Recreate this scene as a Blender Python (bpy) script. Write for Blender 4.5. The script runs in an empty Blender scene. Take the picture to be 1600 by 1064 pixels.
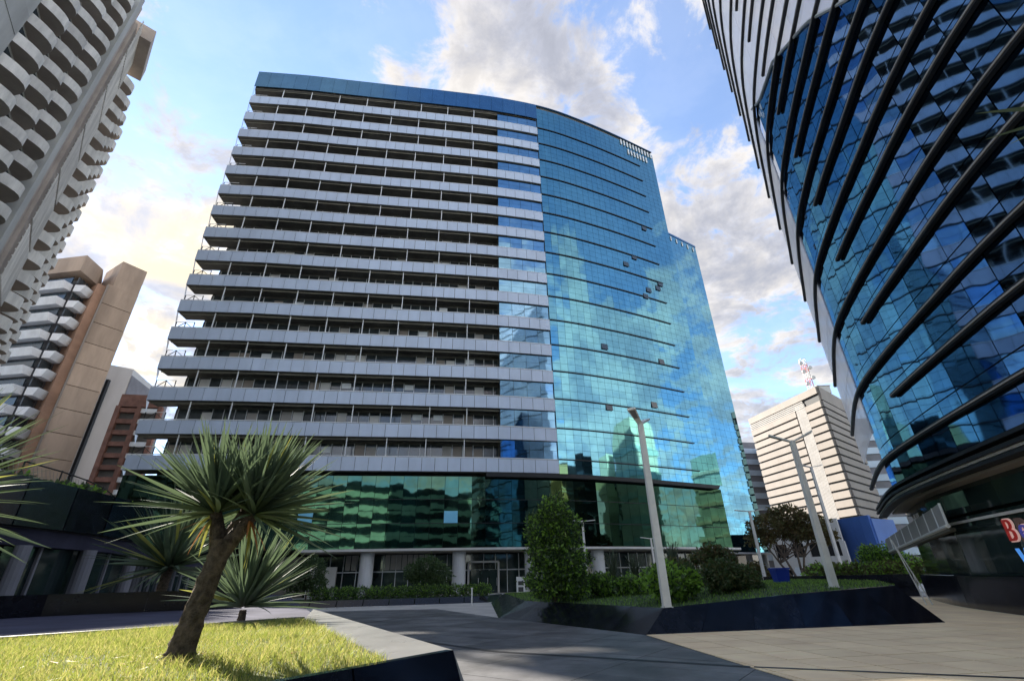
import bpy, bmesh, math, random
import numpy as np
from mathutils import Vector, Matrix
random.seed(7); rng = np.random.default_rng(7)
S = bpy.context.scene
COL = S.collection
R = math.radians

# ------------------------------------------------------------------ camera
PITCH, ROLL = R(26.7), R(1.3)
CAM = Vector((0, 0, 1.6))
fw = Vector((0, math.cos(PITCH), math.sin(PITCH)))
u0 = Vector((0, -math.sin(PITCH), math.cos(PITCH)))
r0 = Vector((1, 0, 0))
rt = math.cos(ROLL) * r0 - math.sin(ROLL) * u0
up = math.sin(ROLL) * r0 + math.cos(ROLL) * u0
cd = bpy.data.cameras.new('camera'); cam = bpy.data.objects.new('camera', cd); COL.objects.link(cam)
m = Matrix((rt, up, -fw)).transposed().to_4x4(); m.translation = CAM
cam.matrix_world = m
cd.sensor_width = 36; cd.lens = 737 / 1600 * 36; cd.clip_start = .05; cd.clip_end = 4000
S.camera = cam

# ------------------------------------------------------------------ world and sun
SUN_AZ, SUN_EL = -45.5, 31.5
sd = Vector((math.sin(R(SUN_AZ)) * math.cos(R(SUN_EL)), math.cos(R(SUN_AZ)) * math.cos(R(SUN_EL)), math.sin(R(SUN_EL))))
S.view_settings.view_transform = 'Standard'; S.view_settings.look = 'None'
S.view_settings.gamma = 1; S.view_settings.use_curve_mapping = False
S.view_settings.exposure = 2.05
SKY = .10
w = bpy.data.worlds.new('World'); S.world = w; w.use_nodes = True
nt = w.node_tree; N = nt.nodes; L = nt.links
for n in list(N): N.remove(n)
def nd(t, **k):
    n = N.new(t)
    for a, b in k.items(): setattr(n, a, b)
    return n
def mth(op, a, b=None, c=None, clamp=False):
    n = N.new('ShaderNodeMath'); n.operation = op; n.use_clamp = clamp
    for i, v in enumerate((a, b, c)):
        if v is None: continue
        if isinstance(v, (int, float)): n.inputs[i].default_value = v
        else: L.new(v, n.inputs[i])
    return n.outputs[0]
def sstep(x, a, b):
    n = N.new('ShaderNodeMapRange'); n.interpolation_type = 'SMOOTHSTEP'
    L.new(x, n.inputs[0]); n.inputs[1].default_value = a; n.inputs[2].default_value = b
    n.inputs[3].default_value = 0; n.inputs[4].default_value = 1
    return n.outputs[0]
out = nd('ShaderNodeOutputWorld'); bg = nd('ShaderNodeBackground'); L.new(bg.outputs[0], out.inputs[0])
sky = nd('ShaderNodeTexSky'); sky.sky_type = 'NISHITA'; sky.sun_disc = False
sky.sun_elevation = R(SUN_EL); sky.sun_rotation = R(SUN_AZ)
sky.air_density = .95; sky.dust_density = .08; sky.ozone_density = 2.2; sky.altitude = 900
tc = nd('ShaderNodeTexCoord'); sx = nd('ShaderNodeSeparateXYZ'); L.new(tc.outputs['Generated'], sx.inputs[0])
zc = mth('ADD', mth('MAXIMUM', sx.outputs[2], 0.0), .22)
cmb = nd('ShaderNodeCombineXYZ'); cmb.inputs[2].default_value = .37
L.new(mth('DIVIDE', sx.outputs[0], zc), cmb.inputs[0]); L.new(mth('DIVIDE', sx.outputs[1], zc), cmb.inputs[1])
def noise(vec, scale, detail, rough, dist=0., off=(0, 0, 0)):
    mp = nd('ShaderNodeMapping'); mp.inputs['Location'].default_value = off; L.new(vec, mp.inputs[0])
    n = nd('ShaderNodeTexNoise'); n.inputs['Scale'].default_value = scale; n.inputs['Detail'].default_value = detail
    n.inputs['Roughness'].default_value = rough; n.inputs['Distortion'].default_value = dist
    L.new(mp.outputs[0], n.inputs[0]); return n.outputs[0]
n1 = noise(cmb.outputs[0], 2.4, 9, .6, .3, (3.1, 1.7, 0))
n2 = noise(cmb.outputs[0], 8.5, 10, .64, .4, (8.1, 4.7, 2))
# cloud banks and clear patches at their directions (azimuth, elevation, radius in degrees, weight)
def blob(az, el, rad, wt):
    d = Vector((math.sin(R(az)) * math.cos(R(el)), math.cos(R(az)) * math.cos(R(el)), math.sin(R(el))))
    dp = nd('ShaderNodeVectorMath', operation='DOT_PRODUCT'); L.new(tc.outputs['Generated'], dp.inputs[0]); dp.inputs[1].default_value = d
    return mth('MULTIPLY', sstep(dp.outputs['Value'], math.cos(R(rad)), 1.0), wt)
acc = None
for b in [
        (-10, 56, 14, .18), (2, 58, 12, .14), (14, 52, 10, .16), (-36, 40, 9, .16), (-45, 28, 10, .16), (26, 33, 12, .22), (22, 17, 12, .14), (25, 46, 8, .08),
        (-50, 56, 16, -.34), (-28, 60, 12, -.30), (31, 52, 8, -.22), (33, 24, 6, -.14), (-41, 48, 6, -.14), (24, 58, 7, -.12), (-30, 46, 6, -.12),
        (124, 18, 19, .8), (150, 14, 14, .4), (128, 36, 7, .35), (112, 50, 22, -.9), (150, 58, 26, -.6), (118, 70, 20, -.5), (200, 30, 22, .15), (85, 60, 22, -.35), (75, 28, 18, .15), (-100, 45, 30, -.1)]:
    v = blob(*b); acc = v if acc is None else mth('ADD', acc, v)
den = mth('ADD', mth('ADD', mth('MULTIPLY', n1, .9), mth('MULTIPLY', n2, 1.0)), mth('SUBTRACT', mth('MULTIPLY', acc, .42), .395))
cover = sstep(den, .46, .64)
thick = sstep(den, .55, .78)
sdp = nd('ShaderNodeVectorMath', operation='DOT_PRODUCT'); L.new(tc.outputs['Generated'], sdp.inputs[0]); sdp.inputs[1].default_value = sd
fs = mth('POWER', mth('MAXIMUM', sdp.outputs['Value'], 0.0), 14.0)      # forward scattering in thin cloud near the sun
fs2 = mth('POWER', mth('MAXIMUM', sdp.outputs['Value'], 0.0), 90.0)
anti_fill = mth('MULTIPLY', mth('MAXIMUM', mth('MULTIPLY', sdp.outputs['Value'], -1.0), 0.0), 4.0)     # clouds opposite the sun made brighter, added as fill for the shade
bright = mth('ADD', mth('ADD', mth('ADD', anti_fill, mth('SUBTRACT', 2.35, mth('MULTIPLY', thick, .45))), mth('MULTIPLY', fs, .25)), mth('MULTIPLY', fs2, .8))
det = noise(cmb.outputs[0], 3.4, 8, .62, .3, (1.3, 9.2, 5))
shade = sstep(det, .40, .62)
bright = mth('MULTIPLY', bright, mth('SUBTRACT', 1.12, mth('MULTIPLY', shade, .33)))
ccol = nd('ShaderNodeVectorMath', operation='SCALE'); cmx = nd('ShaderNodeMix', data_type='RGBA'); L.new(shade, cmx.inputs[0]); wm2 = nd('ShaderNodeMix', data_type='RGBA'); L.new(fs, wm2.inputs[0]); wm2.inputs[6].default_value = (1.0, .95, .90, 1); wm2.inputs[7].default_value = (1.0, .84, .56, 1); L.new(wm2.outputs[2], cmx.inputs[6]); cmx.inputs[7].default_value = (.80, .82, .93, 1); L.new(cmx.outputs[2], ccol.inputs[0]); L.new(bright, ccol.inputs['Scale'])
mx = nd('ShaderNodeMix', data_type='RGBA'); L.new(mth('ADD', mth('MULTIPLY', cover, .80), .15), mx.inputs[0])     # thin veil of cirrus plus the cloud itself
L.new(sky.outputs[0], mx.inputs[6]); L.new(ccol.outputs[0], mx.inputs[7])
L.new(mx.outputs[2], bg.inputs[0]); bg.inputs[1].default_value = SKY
ld = bpy.data.lights.new('sun', 'SUN'); ld.energy = 3.4; ld.angle = R(.53); ld.color = (1, .93, .82)
sun = bpy.data.objects.new('sun', ld); COL.objects.link(sun)
sun.rotation_euler = (-sd).to_track_quat('-Z', 'Y').to_euler(); sun.location = (-60, 60, 100)
S.render.engine = 'CYCLES'
S.cycles.max_bounces = 6; S.cycles.glossy_bounces = 4; S.cycles.diffuse_bounces = 3

# ------------------------------------------------------------------ materials
MATS = {}
def mat(name, col, rough=.6, metal=0., var=.0, vscale=1., bump=0., bscale=8., emit=None, es=0., spec=.5, col2=None, transl=0., transp=0., wave=0., wscale=.3, streak=0.):
    if name in MATS: return MATS[name]
    m_ = bpy.data.materials.new(name); m_.use_nodes = True; t = m_.node_tree; b = t.nodes['Principled BSDF']
    b.inputs['Base Color'].default_value = (*col, 1); b.inputs['Roughness'].default_value = rough; b.inputs['Metallic'].default_value = metal
    b.inputs['Specular IOR Level'].default_value = spec
    g = t.nodes.new('ShaderNodeNewGeometry')
    def nz(scale, det=5, rgh=.6, stretch=None):
        n = t.nodes.new('ShaderNodeTexNoise'); n.inputs['Scale'].default_value = scale; n.inputs['Detail'].default_value = det; n.inputs['Roughness'].default_value = rgh
        if stretch:
            mp = t.nodes.new('ShaderNodeMapping'); mp.inputs['Scale'].default_value = stretch
            t.links.new(g.outputs['Position'], mp.inputs[0]); t.links.new(mp.outputs[0], n.inputs[0])
        else: t.links.new(g.outputs['Position'], n.inputs[0])
        return n.outputs[0]
    if var or col2:
        c2 = col2 or tuple(c * (1 - var) for c in col); c1 = col if col2 else tuple(min(1, c * (1 + var)) for c in col)
        mp_ = t.nodes.new('ShaderNodeMapRange'); mp_.inputs[1].default_value = .35; mp_.inputs[2].default_value = .65
        t.links.new(nz(vscale, 8, .65, (1, 1, .25) if streak else None), mp_.inputs[0])
        mm = t.nodes.new('ShaderNodeMix'); mm.data_type = 'RGBA'; mm.inputs[6].default_value = (*c2, 1); mm.inputs[7].default_value = (*c1, 1)
        t.links.new(mp_.outputs[0], mm.inputs[0])
        src = mm.outputs[2]
        oi = t.nodes.new('ShaderNodeObjectInfo'); hv = t.nodes.new('ShaderNodeHueSaturation')
        mr = t.nodes.new('ShaderNodeMapRange'); mr.inputs[3].default_value = 1 - .5 * var; mr.inputs[4].default_value = 1 + .5 * var
        t.links.new(oi.outputs['Random'], mr.inputs[0]); t.links.new(mr.outputs[0], hv.inputs['Value']); t.links.new(src, hv.inputs['Color'])
        t.links.new(hv.outputs[0], b.inputs['Base Color'])
        rr = t.nodes.new('ShaderNodeMapRange'); rr.inputs[3].default_value = max(0, rough - .08); rr.inputs[4].default_value = min(1, rough + .08)
        if metal < .5:
            t.links.new(nz(vscale * 2.3), rr.inputs[0]); t.links.new(rr.outputs[0], b.inputs['Roughness'])
    if bump or wave:
        bp = t.nodes.new('ShaderNodeBump'); bp.inputs['Distance'].default_value = 1
        if wave:
            bp.inputs['Strength'].default_value = 1; k = t.nodes.new('ShaderNodeMath'); k.operation = 'MULTIPLY'; k.inputs[1].default_value = wave
            t.links.new(nz(wscale, 2, .45, (1, 1, .7)), k.inputs[0]); t.links.new(k.outputs[0], bp.inputs['Height'])
        else:
            bp.inputs['Strength'].default_value = 1; k = t.nodes.new('ShaderNodeMath'); k.operation = 'MULTIPLY'; k.inputs[1].default_value = bump
            t.links.new(nz(bscale, 6, .7), k.inputs[0]); t.links.new(k.outputs[0], bp.inputs['Height'])
        t.links.new(bp.outputs[0], b.inputs['Normal'])
    if emit: b.inputs['Emission Color'].default_value = (*emit, 1); b.inputs['Emission Strength'].default_value = es
    if transl:
        tr = t.nodes.new('ShaderNodeBsdfTranslucent'); tr.inputs[0].default_value = (*[min(1, c * 1.5) for c in col], 1)
        ms = t.nodes.new('ShaderNodeMixShader'); ms.inputs[0].default_value = transl
        t.links.new(b.outputs[0], ms.inputs[1]); t.links.new(tr.outputs[0], ms.inputs[2])
        t.links.new(ms.outputs[0], t.nodes['Material Output'].inputs[0])
    if transp:
        o_ = t.nodes['Material Output']; src_ = o_.inputs[0].links[0].from_socket; tp_ = t.nodes.new('ShaderNodeBsdfTransparent'); ms = t.nodes.new('ShaderNodeMixShader'); ms.inputs[0].default_value = transp
        t.links.new(src_, ms.inputs[1]); t.links.new(tp_.outputs[0], ms.inputs[2]); t.links.new(ms.outputs[0], o_.inputs[0])
    MATS[name] = m_; return m_

M = dict(
    panel=mat('aluminium_panel', (.50, .575, .70), .35, .0, .07, .5, streak=1),
    slab=mat('slab_concrete', (.13, .125, .115), .85, 0, .2, .6),
    soffit=mat('soffit', (.16, .15, .12), .8, 0, .2, .4),
    dark=mat('dark_metal', (.012, .013, .016), .6, .0, .2, 1),
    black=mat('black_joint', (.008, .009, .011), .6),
    recess=mat('recess_glazing', (.045, .055, .06), .12, .0, .5, .35, spec=.9),
    mull=mat('pale_mullion', (.66, .68, .70), .5, .2),
    post=mat('white_post', (.75, .76, .76), .5),
    glass=mat('reflective_blue_glass', (.13, .32, .40), .03, 1, .10, .8, wave=.035, wscale=.16),
    bay=mat('bay_glass', (.17, .32, .45), .04, 1, .12, .8, wave=.03, wscale=.22),
    pod=mat('green_podium_glass', (.05, .105, .08), .03, 1, .12, .6, wave=.014, wscale=.42),
    fascia=mat('fascia_glass', (.07, .18, .32), .12, .85, .08, .6, wave=.03, wscale=.3),
    bluepane=mat('sky_blue_pane', (.18, .50, .72), .3, .2),
    gtower=mat('tower_blue_glass', (.12, .24, .42), .03, 1, .14, .7, wave=.03, wscale=.3),
    gdark=mat('storefront_glass', (.02, .035, .035), .06, 0, .3, .5, spec=.8, wave=.02, wscale=.5),
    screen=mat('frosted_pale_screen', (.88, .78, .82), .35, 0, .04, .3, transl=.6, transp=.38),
    concrete=mat('pale_concrete', (.40, .40, .375), .8, 0, .16, .35, streak=1),
    t1wall=mat('tower_wall', (.36, .35, .32), .8, 0, .12, .2, streak=1),
    t1para=mat('pale_parapet', (.58, .56, .51), .7, 0, .22, .7, streak=1),
    t1soff=mat('taupe_soffit', (.40, .34, .29), .85, 0, .15, .3),
    win=mat('window_glass', (.03, .045, .055), .1, 0, .3, .5, spec=.8),
    brown=mat('brown_concrete', (.44, .34, .26), .85, 0, .22, .22, bump=.01, bscale=2, streak=1),
    rust=mat('rust_concrete', (.34, .21, .145), .85, 0, .2, .3),
    lilac=mat('grey_lilac_wall', (.20, .20, .22), .85, 0, .15, .3),
    tray=mat('pale_tray', (.74, .77, .80), .7, 0, .1, .6),
    white=mat('white_paint', (.55, .54, .52), .6, 0, .08, .3, streak=1),
    brick=mat('brick_brown', (.20, .10, .075), .85, 0, .25, 1),
    beige=mat('beige_cladding', (.27, .235, .205), .7, 0, .07, .2, streak=1),
    grille=mat('grey_grille', (.36, .34, .32), .7, 0, .1, .5),
    bluep=mat('blue_panel', (.07, .16, .46), .6, .0, .15, .12),
    striper=mat('bluegrey_stripe', (.50, .60, .70), .6, 0, .15, .1),
    granite_l=mat('light_granite', (.24, .235, .225), .3, 0, .12, 1.3, bump=.001, bscale=60),
    granite_b=mat('polished_black_granite', (.008, .009, .014), .16, 0, .5, 2, spec=.4),
    ramp=mat('dark_granite_paving', (.10, .098, .10), .6, 0, .5, .7, bump=.002, bscale=40),
    tile=mat('beige_paving', (.95, .70, .44), .75, 0, .12, .6, bump=.001, bscale=30, spec=.2),
    pale=mat('pale_paving', (.42, .40, .37), .8, 0, .14, .5, spec=.2),
    road=mat('asphalt', (.06, .06, .062), .85, 0, .2, .2),
    terr=mat('terrace_stone', (.055, .055, .085), .9, 0, .2, .7, spec=.15),
    joint=mat('paving_joint', (.22, .17, .13), .9),
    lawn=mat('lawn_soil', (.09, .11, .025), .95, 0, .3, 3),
    lawn2=mat('dark_lawn', (.035, .065, .018), .95, 0, .3, 2),  # darker green ground for planter, hedge bed and pavilion roof
    blade=mat('grass_blade', (.21, .24, .045), .55, 0, .0, 1, col2=(.09, .15, .025), transl=.45),
    blade2=mat('dry_grass_blade', (.42, .38, .13), .6, 0, .0, 1, col2=(.28, .28, .07), transl=.4),
    leaf=mat('sword_leaf', (.10, .14, .075), .58, 0, .0, 2.5, col2=(.05, .08, .05), transl=.25),
    leafy=mat('yellowing_leaf', (.30, .30, .07), .5, 0, .2, 2, transl=.3),
    leafo=mat('dead_orange_leaf', (.40, .17, .06), .6, 0, .2, 2, transl=.2),
    bark=mat('palm_bark', (.22, .165, .125), .95, 0, .6, 12, bump=.16, bscale=24),
    bark2=mat('tree_bark', (.13, .10, .08), .9, 0, .3, 5, bump=.01, bscale=15),
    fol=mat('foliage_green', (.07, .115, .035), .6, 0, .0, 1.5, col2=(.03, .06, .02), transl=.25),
    folb=mat('foliage_bright', (.24, .42, .05), .55, 0, .0, 2, col2=(.12, .24, .04), transl=.35),
    folbr=mat('foliage_brown', (.10, .065, .02), .6, 0, .0, 1.2, col2=(.05, .05, .015), transl=.3),
    folg=mat('foliage_grey', (.10, .125, .08), .6, 0, .0, 2, col2=(.06, .08, .05), transl=.25),
    folo=mat('foliage_olive', (.12, .12, .04), .6, 0, .0, 2, col2=(.07, .08, .03), transl=.3),
    pole=mat('lamp_pole_paint', (.74, .73, .70), .45, .0, .08, 2),
    lens=mat('lamp_lens', (.25, .25, .26), .3),
    col_=mat('column_render', (.48, .49, .50), .6, 0, .1, .8, streak=1),
    bin=mat('blue_plastic', (.02, .05, .40), .4), tyre=mat('tyre_rubber', (.02, .02, .02), .9),
    carw=mat('white_car_paint', (.7, .7, .72), .25, 0, spec=.7), cars=mat('silver_car_paint', (.35, .42, .48), .25, .5),
    skin=mat('skin', (.35, .2, .14), .6), shirt=mat('pale_shirt', (.7, .7, .74), .8), trous=mat('dark_trousers', (.03, .03, .05), .8),
    red=mat('sign_red', (.35, .02, .02), .5, emit=(.6, .05, .04), es=.04), outl=mat('sign_outline', (.5, .33, .3), .5, emit=(.8, .5, .45), es=.1),
    sblue=mat('sign_blue', (.06, .2, .6), .5, emit=(.1, .35, .9), es=.15), spurp=mat('sign_indigo', (.05, .05, .3), .5, emit=(.12, .12, .5), es=.06),
    sor=mat('sign_orange', (.9, .5, .2), .5, emit=(.9, .5, .2), es=.15),
    signw=mat('white_signboard', (.7, .7, .68), .6), ink=mat('dark_print', (.05, .05, .05), .7),
    cream=mat('cream_render', (.85, .85, .62), .8, 0, .1, .1), greenb=mat('green_white_parapet', (.62, .78, .64), .7, 0, .15, .3),
    ochre=mat('ochre_render', (.62, .45, .2), .8, 0, .1, .1), redp=mat('red_mast', (.45, .06, .04), .6),
)

# ------------------------------------------------------------------ helpers
def thing(name, label, cat, loc=(0, 0, 0), group=None):
    o = bpy.data.objects.new(name, None); COL.objects.link(o); o.location = loc; o.empty_display_size = .3
    o['label'] = label; o['category'] = cat
    if group: o['group'] = group
    return o
def tag(o, label, cat, group=None):
    o['label'] = label; o['category'] = cat
    if group: o['group'] = group
    return o
def link(name, me, parent=None, loc=None, rot=None, mw=None):
    o = bpy.data.objects.new(name, me); COL.objects.link(o)
    if parent is not None:
        o.parent = parent
        base = parent.location if parent.parent is None else parent.location + parent.parent.location
    else: base = Vector((0, 0, 0))
    if mw is not None:
        o.matrix_local = Matrix.Translation(-base) @ mw
    else:
        o.location = Vector(loc or (0, 0, 0)) - base
        if rot: o.rotation_euler = rot
    return o
class MB:
    """collects geometry in world coordinates, links it as one mesh object"""
    def __init__(s): s.v = []; s.f = []; s.mi = []; s.mats = []
    def m(s, mt):
        if mt not in s.mats: s.mats.append(mt)
        return s.mats.index(mt)
    def add(s, vs, fs, mt):
        n = len(s.v); s.v += [tuple(v) for v in vs]; k = s.m(mt)
        for f in fs: s.f.append(tuple(i + n for i in f)); s.mi.append(k)
    def box(s, c, size, mt, rz=0., tilt=None):
        hx, hy, hz = size[0] / 2, size[1] / 2, size[2] / 2; ca, sa = math.cos(rz), math.sin(rz)
        vs = []
        for dz in (-hz, hz):
            for dx, dy in ((-hx, -hy), (hx, -hy), (hx, hy), (-hx, hy)):
                vs.append((c[0] + dx * ca - dy * sa, c[1] + dx * sa + dy * ca, c[2] + dz))
        s.add(vs, [(0, 3, 2, 1), (4, 5, 6, 7), (0, 1, 5, 4), (1, 2, 6, 5), (2, 3, 7, 6), (3, 0, 4, 7)], mt)
    def bar(s, a, b, r, mt, r2=None, n=6, cap=True):
        a, b = Vector(a), Vector(b); d = (b - a)
        if d.length < 1e-6: return
        q = d.normalized().to_track_quat('Z', 'Y'); r2 = r if r2 is None else r2
        vs = []
        for p, rr in ((a, r), (b, r2)):
            for i in range(n):
                t = 2 * math.pi * (i + .5) / n; vs.append(p + q @ Vector((rr * math.cos(t), rr * math.sin(t), 0)))
        fs = [(i, (i + 1) % n, n + (i + 1) % n, n + i) for i in range(n)]
        if cap: fs += [tuple(range(n))[::-1], tuple(range(n, 2 * n))]
        s.add(vs, fs, mt)
    def prism(s, poly, z0, z1, mt, top=None):
        n = len(poly)
        a = sum(poly[i][0] * poly[(i + 1) % n][1] - poly[(i + 1) % n][0] * poly[i][1] for i in range(n))
        if a < 0: poly = poly[::-1]
        zt = (lambda p: z1) if not callable(z1) else z1
        vs = [(p[0], p[1], z0) for p in poly] + [(p[0], p[1], zt(p)) for p in poly]
        s.add(vs, [(i, (i + 1) % n, n + (i + 1) % n, n + i) for i in range(n)] + [tuple(range(n))[::-1]], mt)
        s.add(vs[n:], [tuple(range(n))], top or mt)
    def frust(s, bot, topp, mt, topm=None):
        """bot, top: equal-length lists of 3d points, counter-clockwise"""
        n = len(bot); s.add(list(bot) + list(topp), [(i, (i + 1) % n, n + (i + 1) % n, n + i) for i in range(n)] + [tuple(range(n))[::-1]], mt)
        s.add(topp, [tuple(range(n))], topm or mt)
    def sweep(s, prof, path, mt, closed=True):
        """prof(i) -> list of points for station i"""
        k = len(prof(0)); vs = []
        for i in range(path): vs += prof(i)
        fs = []
        for i in range(path - 1):
            for j in range(k): fs.append((i * k + j, i * k + (j + 1) % k, (i + 1) * k + (j + 1) % k, (i + 1) * k + j))
        fs += [tuple(range(k))[::-1], tuple(range((path - 1) * k, path * k))]
        s.add(vs, fs, mt)
    def build(s, name, parent=None, origin=None, smooth=False):
        base = Vector((0, 0, 0))
        if parent is not None: base = parent.location if parent.parent is None else parent.location + parent.parent.location
        o0 = Vector(origin) if origin is not None else base
        me = bpy.data.meshes.new(name)
        me.from_pydata([(v[0] - o0[0], v[1] - o0[1], v[2] - o0[2]) for v in s.v], [], s.f)
        for mt in s.mats: me.materials.append(mt)
        me.polygons.foreach_set('material_index', s.mi)
        if smooth: me.polygons.foreach_set('use_smooth', [True] * len(s.f))
        me.update()
        o = bpy.data.objects.new(name, me); COL.objects.link(o)
        if parent is not None: o.parent = parent
        o.location = o0 - base
        return o
_bx = {}
def boxmesh(name, size, mt, org=(0, 0, 0)):
    key = (name, tuple(round(x, 4) for x in size), mt.name, org)
    if key not in _bx:
        b = MB(); b.box((size[0] / 2 * org[0], size[1] / 2 * org[1], size[2] / 2 * org[2]), size, mt)
        me = bpy.data.meshes.new(name); me.from_pydata(b.v, [], b.f); me.materials.append(mt); me.update(); _bx[key] = me
    return _bx[key]
def struct(o): o['kind'] = 'structure'; return o
def stuff(o, label=None, cat=None):
    o['kind'] = 'stuff'
    if label: o['label'] = label; o['category'] = cat
    return o
def pieces(parent, name, items, limit=290):
    """items: (mesh, Matrix world). nearest `limit` become single parts, the rest one joined stuff part"""
    items = sorted(items, key=lambda it: (it[1].translation - CAM).length)
    res = [link(name, me, parent, mw=mw) for me, mw in items[:limit]]
    rest = items[limit:]
    if rest:
        base = parent.location if parent else Vector((0, 0, 0))
        V, F, mi, mats = [], [], [], []; n = 0
        cache = {}
        for me, mw in rest:
            if me.name not in cache:
                co = np.empty(len(me.vertices) * 3); me.vertices.foreach_get('co', co)
                cache[me.name] = (co.reshape(-1, 3), [tuple(p.vertices) for p in me.polygons], me.materials[0])
            co, fs, mt = cache[me.name]
            a = np.array(mw); V.append(co @ a[:3, :3].T + a[:3, 3] - np.array(base))
            if mt not in mats: mats.append(mt)
            k = mats.index(mt)
            F += [tuple(i + n for i in f) for f in fs]; mi += [k] * len(fs); n += len(co)
        me = bpy.data.meshes.new(name + '_field'); me.from_pydata(np.concatenate(V).tolist(), [], F)
        for mt in mats: me.materials.append(mt)
        me.polygons.foreach_set('material_index', mi); me.update()
        o = link(name + '_field', me, parent, loc=base); o['kind'] = 'stuff'
    return res
class Curve:
    def __init__(s, pts, step=.25):
        P = [Vector(p) for p in pts]; P = [2 * P[0] - P[1]] + P + [2 * P[-1] - P[-2]]; out_ = []
        for i in range(1, len(P) - 2):
            n = max(2, int((P[i + 1] - P[i]).length / step))
            for j in range(n):
                t = j / n; a, b, c, d = P[i - 1], P[i], P[i + 1], P[i + 2]
                out_.append(.5 * ((2 * b) + (c - a) * t + (2 * a - 5 * b + 4 * c - d) * t * t + (3 * b - a - 3 * c + d) * t ** 3))
        out_.append(P[-2]); s.p = np.array([tuple(v) for v in out_])
        # smooth
        for _ in range(14):
            q = s.p.copy(); q[1:-1] = (s.p[:-2] + s.p[1:-1] * 2 + s.p[2:]) / 4; s.p = q
        s.s = np.concatenate([[0], np.cumsum(np.hypot(*np.diff(s.p, axis=0).T))]); s.len = s.s[-1]
    def at(s, t, off=0.):
        x = np.interp(t, s.s, s.p[:, 0]); y = np.interp(t, s.s, s.p[:, 1])
        if t < 0: e = s.tan(.1); x += e[0] * t; y += e[1] * t
        T = s.tan(t); return Vector((x + T[1] * off, y - T[0] * off))
    def tan(s, t):
        t = min(max(t, .3), s.len - .3)
        a = [np.interp(t + e, s.s, s.p[:, k]) for e in (-.3, .3) for k in (0, 1)]
        d = Vector((a[2] - a[0], a[3] - a[1])); return d.normalized()
    def ang(s, t): T = s.tan(t); return math.atan2(T[1], T[0])
    def s_at_az(s, az):
        a = np.degrees(np.arctan2(s.p[:, 0], s.p[:, 1])); return float(s.s[np.argmin(abs(a - az))])
def ribbon(mb, cv, s0, s1, o_out, o_in, z0, z1, mt, step=1.5):
    """solid band along a curve between two offsets (outward positive)"""
    n = max(2, int((s1 - s0) / step) + 1); ss = [s0 + (s1 - s0) * i / (n - 1) for i in range(n)]
    def prof(i):
        a = cv.at(ss[i], o_out); b = cv.at(ss[i], o_in)
        return [(a[0], a[1], z0), (b[0], b[1], z0), (b[0], b[1], z1), (a[0], a[1], z1)]
    mb.sweep(prof, n, mt)
def on(cv, s, off, z, extra=0.):
    p = cv.at(s, off); return Matrix.Translation((p[0], p[1], z)) @ Matrix.Rotation(cv.ang(s) + extra, 4, 'Z')
def azp(az, d, z=0.): return Vector((math.sin(R(az)) * d, math.cos(R(az)) * d, z))

# ------------------------------------------------------------------ ground
def sheet(name, poly, z, mt, parent=None, thick=None):
    b = MB(); n = len(poly)
    a = sum(poly[i][0] * poly[(i + 1) % n][1] - poly[(i + 1) % n][0] * poly[i][1] for i in range(n))
    if a < 0: poly = poly[::-1]
    if thick: b.prism(poly, z - thick, z, mt)
    else: b.add([(p[0], p[1], z) for p in poly], [tuple(range(n))], mt)
    return b.build(name, parent)
struct(sheet('ground', [(-1500, -1500), (1500, -1500), (1500, 1500), (-1500, 1500)], -.012, M['road']))
struct(sheet('plaza', [(-60, -30), (60, -30), (60, 110), (-60, 110)], -.006, M['pale']))
def clip(poly, region):
    for i in range(len(region)):
        a, b = region[i], region[(i + 1) % len(region)]; out_ = []
        def side(p): return (b[0] - a[0]) * (p[1] - a[1]) - (b[1] - a[1]) * (p[0] - a[0])
        for j in range(len(poly)):
            p, q = poly[j], poly[(j + 1) % len(poly)]; sp, sq = side(p), side(q)
            if sp >= 0: out_.append(p)
            if sp * sq < 0:
                t = sp / (sp - sq); out_.append((p[0] + (q[0] - p[0]) * t, p[1] + (q[1] - p[1]) * t))
        poly = out_
        if len(poly) < 3: return None
    return poly
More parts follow.
